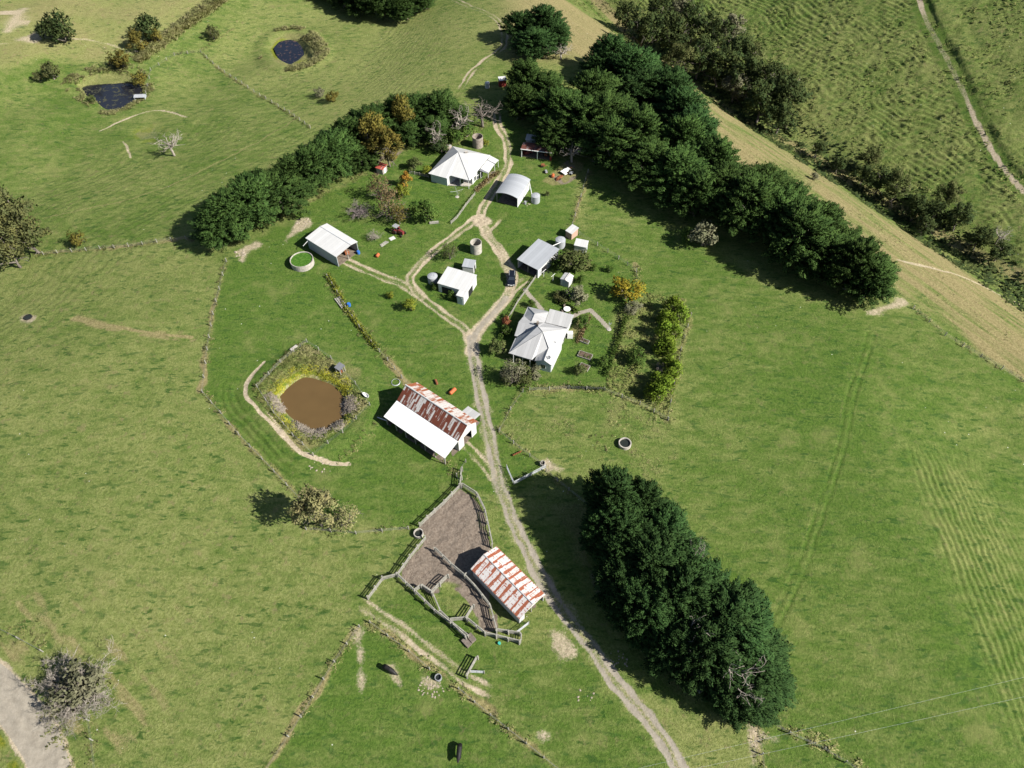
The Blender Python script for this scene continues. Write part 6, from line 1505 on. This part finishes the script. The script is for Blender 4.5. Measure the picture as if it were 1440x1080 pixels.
# white bath, coil of wire, dam trough
e = place('bath_tub', 'white bath tub used as a trough, near the fence of the brown dam', 'tub', 515, 558, .3, -.7); mb = MB(); 
ov = lambda a, b, z: [(a*math.cos(2*PI*k/18), b*math.sin(2*PI*k/18), z) for k in range(18)]
rings = [ov(.75,.28,.02), ov(.95,.42,.55), ov(.88,.36,.55), ov(.68,.22,.12)]
for ra, rb in zip(rings, rings[1:]):
    for k in range(18): mb.poly([ra[k], ra[(k+1) % 18], rb[(k+1) % 18], rb[k]])
mb.poly(rings[3]); mb.build('tub', M_wpaint, e); add_box(e, 'foot', M_rustm, .5, 0, -.1, .12, .4, .14); add_box(e, 'foot', M_rustm, -.5, 0, -.1, .12, .4, .14)
p = at(556.5, 537.5, .1); mb = MB(); 
for q in range(3): mb.tube([(1.0*math.cos(k*PI/12)*(1-.04*q), 1.0*math.sin(k*PI/12)*(1-.04*q), .06+.05*q) for k in range(25)], .035, 5, False)
tag(mb.build('wire_coil', M_steel, None, (p.x, p.y, gzf(p.x, p.y))), 'pale coil of pipe lying on the grass near the barn corner', 'coil')
def plank(name, label, cat, a, b, w_, h, mat, n=1, z=0.0, gap=.0):
    p, q = at(*a, .1), at(*b, .1); e = empty(name, (p.x, p.y, gzf(p.x, p.y)), math.atan2(q.y-p.y, q.x-p.x)); tag(e, label, cat); L = (q-p).length
    for k in range(n): add_box(e, 'plank' if n > 1 else 'board', mat, L/2+.12*math.sin(k*3), (k-(n-1)/2)*(w_+gap), z, L*(1-.1*(k % 3)), w_, h*(1+.4*(k % 2)), rz=.04*math.sin(k*5))
    return e
plank('trough', 'long pale trough at the top corner of the dam fence', 'trough', (409,494), (418,487.5), .5, .4, M_conc)
plank('timber_stack', 'stack of grey timber in the weedy fence strip', 'timber', (474,419), (484,432), .3, .3, M_timber, 4, 0, .08)
plank('roofing_sheets', 'white sheet lying on the grass below the red tractor', 'sheet', (548,336.5), (555,333.5), 1.2, .1, M_white)
plank('timber_stack', 'pale boards lying in the scrub near the white shed', 'timber', (535,346), (545,339), .25, .15, M_timber, 3, 0, .12)
plank('fallen_log', 'pale fallen log in the shade of the thick hedge', 'log', (977,954), (989,972), .7, .6, M_timber, 2, 0, .3)
plank('low_bench', 'low grey bench on the cottage lawn beside the citrus tree', 'bench', (604,314), (617,313), .6, .45, M_timber)
plank('timber_ramp', 'weathered loading ramp at the lower end of the cattle race', 'ramp', (655,896), (664,906), 1.0, .5, M_timberd, 2, 0, .1)
plank('roof_strut', 'thin pale pole leaning under the barn eave', 'pole', (531,588), (545,593), .15, .15, M_wpaint)
# raised beds
def bed(label, a, b, w_):
    p, q = at(*a, .2), at(*b, .2); e = empty('garden_bed', (p.x, p.y, gzf(p.x, p.y)), math.atan2(q.y-p.y, q.x-p.x)); tag(e, label, 'garden bed', 'raised garden beds'); L = (q-p).length
    for y in (-w_/2, w_/2): add_box(e, 'side_board', M_timber, L/2, y, -.1, L, .1, .55)
    for x in (.05, L-.05): add_box(e, 'end_board', M_timber, x, 0, -.1, .1, w_-.1, .52)
    add_box(e, 'soil', plain('bed_soil', (.10,.07,.05), .95), L/2, 0, -.1, L-.2, w_-.1, .45)
    rr = np.random.default_rng(int(a[1])); n = 160; P = np.stack([rr.uniform(.2, L-.2, n), rr.uniform(-w_*.4, w_*.4, n), rr.uniform(.35, .6, n)], 1); P = P[fbm(P[:, 0]*1.4, P[:, 1]*1.4, 7, 2) > .5]
    V, Fq = cards(P, rr.normal(size=(len(P), 3))+[0, 0, 1], rr.normal(size=(len(P), 3)), .3, .2); mobj('seedlings', leaf_mesh('seedlings', V, Fq), M_green, e)
bed('upper raised timber garden bed on the house lawn', (813.5,497), (832,503), 1.7); bed('lower raised timber garden bed on the house lawn', (815,514), (828,519), 1.7); bed('small brick edged bed at the foot of the flower border', (815,477), (828,482), 1.0)
# round white table, pad and clothes lines
e = place('garden_table', 'round white table on the lawn behind the gabled house', 'table', 797.5, 434.5, .7); mb = MB(); mb.lathe([(.02, .70), (.85, .70), (.85, .76), (.02, .76)], 24); mb.build('table_top', M_wpaint, e); bar(e, 'leg', M_steel, (0, 0, 0), (0, 0, .7), .07)
for k in range(4):
    a = k*PI/2+.4; cx_, cy_ = 1.25*math.cos(a), 1.25*math.sin(a); c_ = tag(empty('garden_chair', (e.location.x+cx_, e.location.y+cy_, e.location.z), a), 'dark garden chair drawn up to the round white table', 'chair', 'chairs at the round white table')
    add_box(c_, 'seat', M_timberd, 0, 0, .40, .5, .5, .07); add_box(c_, 'backrest', M_timberd, .26, 0, .47, .06, .5, .5)
    for sx in (-.2, .2):
        for sy in (-.2, .2): add_box(c_, 'leg', M_timberd, sx, sy, 0, .05, .05, .40)
def hoist(label, px, py, h, arm):
    e = place('clothes_hoist', label, 'clothes line', px, py, .1); bar(e, 'pole', M_steel, (0, 0, 0), (0, 0, h), .05)
    for k in range(4): a = k*PI/2+.35; bar(e, 'arm', M_steel, (0, 0, h), (arm*math.cos(a), arm*math.sin(a), h+.25), .03)
    for f in (.5, .95):
        mb = MB(); mb.tube([(arm*f*math.cos(k*PI/2+.35), arm*f*math.sin(k*PI/2+.35), h+.25*f) for k in range(5)], .012, 3, False); mb.build('line', M_wire, e)
    mb = MB(); mb.lathe([(.02, .02), (.55, .02), (.55, .08), (.02, .08)], 16); mb.build('pad', M_conc, e)
hoist('rotary clothes hoist on the lawn of the hip roofed cottage', 643, 276.5, 2.0, 1.9); hoist('rotary clothes hoist on a pale pad at the end of the concrete path', 856.5, 463, 1.9, .5)
e = place('clothes_line', 'clothes line on T shaped posts beside the grey carport', 'clothes line', 764.5, 388.5, .1); p = at(777.5, 394.5, .1)-e.location; p.z = 0
for b in (Vector((0, 0, 0)), p): bar(e, 'post', M_wpaint, b, b+Vector((0, 0, 2.1)), .06); bar(e, 'crossbar', M_wpaint, b+Vector((-.5, -.6, 2.0)), b+Vector((.5, .6, 2.0)), .05)
for f in (-.4, 0, .4): bar(e, 'line', M_wire, Vector((f, f*1.2, 2.02)), p+Vector((f, f*1.2, 2.02)), .012, 3)
# white trailer and junk below the open shed
e = place('flat_trailer', 'white flat deck trailer in the junk patch below the rusty open shed', 'trailer', 795.5, 239.5, .7, .75); add_box(e, 'deck', M_wpaint, 0, 0, .62, 3.0, 1.5, .12); add_box(e, 'deck_end', M_wpaint, -1.1, -1.05, .60, .9, .7, .10); bar(e, 'drawbar', M_rustm, (1.5, 0, .6), (2.8, 0, .5), .06)
for sg in (1, -1): wm = MB(); wm.tube([(0, sg*.62, .33), (0, sg*.82, .33)], .33, 14); wm.build('wheel', M_rubber, e)
for j, (px, py, sx, sy, sz_, mt, nm, lab) in enumerate([(763.5,232.5,1.2,.8,.9,M_rustm,'rusty_machine','rusty machine at the front of the open shed'),(787,249.5,2.4,.9,.5,M_rustm,'harrow','rusty harrow frame in the junk patch beside the white trailer'),(768,241,1.2,.7,.6,M_greyp,'old_machine','grey old machine in weeds beside the red drum'),(803,243,1.0,1.2,.5,M_greyp,'old_engine','dark old engine against the white trailer'),
    (742,214,2.6,1.5,1.3,M_redp,'old_vehicle','old vehicle with a pale cover inside the rusty open shed'),(768,217,1.4,1.0,1.0,M_rustm,'farm_implement','rusty farm implement inside the second bay of the open shed'),(486,354,2.2,1.3,1.1,M_rustm,'hay_rake','rusty implement at the mouth of the machinery shed'),(747.5,527,.1,.1,.1,M_rustm,None,None),(706,620.5,.1,.1,.1,M_rustm,None,None),(563,536,.1,.1,.1,M_rustm,None,None)]):
    if nm is None: continue
    e = place(nm, lab, 'machine', px, py, .4, j*.9); add_box(e, 'body', mt, 0, 0, .3, sx, sy, sz_*.6, taper=.8); add_box(e, 'frame', M_rustm, 0, 0, .18, sx*1.25, sy*.3, .12); bar(e, 'shaft', M_rustm, (sx*.6, 0, .3), (sx*1.1, .2, .35), .05)
    for sg in (1, -1): wm = MB(); wm.tube([(-sx*.2, sg*sy*.5, .3), (-sx*.2, sg*(sy*.5+.12), .3)], .3, 12); wm.build('wheel', M_rubber, e)
p = at(728.5+5, 213, .9)
# reddish bush-like rusty plough on the driveway paddock fence
e = place('plough', 'rusty plough in the grass beside the driveway fence', 'plough', 727.5, 637.5, .3, .5); bar(e, 'beam', M_rustm, (-1.1, 0, .45), (1.1, 0, .5), .07)
for k in range(4): mb = MB(); mb.lathe([(.02, -.02), (.3, .02), (.02, .06)], 12, (0, 0, 0)); o = mb.build('disc', M_rustm, e, (-.8+.5*k, 0, .32)); o.rotation_euler = (PI/2, 0, .5)
# rubble
def rocks(label, px, py, R0, n, s, seed, mat=None):
    rr = np.random.default_rng(seed); p = at(px, py, 0)
    for k in range(n):
        a, q = rr.random()*6.28, R0*rr.random()**.5; x, y = p.x+q*math.cos(a), p.y+q*math.sin(a)*.8; z = gzf(x, y); sz = s*rr.uniform(.5, 1.4)
        mb = MB(); mb.lathe([(.02, -.3), (.8, -.15), (1, .1), (.7, .45), (.02, .6)], 7); V = [Vector((v.x*rr.uniform(.75, 1.2), v.y*rr.uniform(.75, 1.2), v.z*rr.uniform(.8, 1.2))) for v in mb.v]; mb.v = V
        o = mb.build('stone', mat or M_stone, None, (x, y, z), a); o.scale = (sz, sz*.8, sz*.7); tag(o, label, 'stone', 'stones: '+label)
rocks('pale stone in the rubble heap below the dark barrel trough', 607, 966, 2.3, 46, .17, 1); rocks('pale stone spilled at the end of the cow track below the dam', 452, 655, 2.6, 16, .2, 2)
rocks('pale stone in the pile behind the dark windbreak end', 336, 357, 2.2, 9, .4, 3); rocks('pale stone at the driveway edge under the thick hedge', 867, 930, 2.2, 16, .18, 4); rocks('stone on the bare dirt bank above the machinery shed', 427, 312, 2.6, 10, .35, 5)
rocks('stone at the foot of the curved carport wall', 741, 286, 1.3, 10, .25, 6); rocks('white stone scattered in the grass below the stockyard', 822, 977, 1.6, 7, .18, 7)
# power line: two thin wires across the lower corner, from a pole beyond the frame
A_, B_ = atz(1470, 962, 5.5), atz(960, 1095, 6.2); C_, D_ = atz(1470, 888+22, 6.0), atz(1080, 1035, 5.0)
e = empty('power_line', (A_.x, A_.y, gzf(A_.x, A_.y))); tag(e, 'two thin pale wires strung across the lower corner of the big paddock', 'power line')
for a, b in ((atz(1475, 972, 7.5), atz(840, 1110, 7.5)), (atz(1475, 944, 7.5), atz(770, 1110, 7.5))):
    mb = MB(); mb.tube([(a*(1-t)+b*t)+Vector((0, 0, -2.2*t*(1-t)))-e.location for t in np.linspace(0, 1, 14)], .009, 4, False); mb.build('wire', M_steel, e)
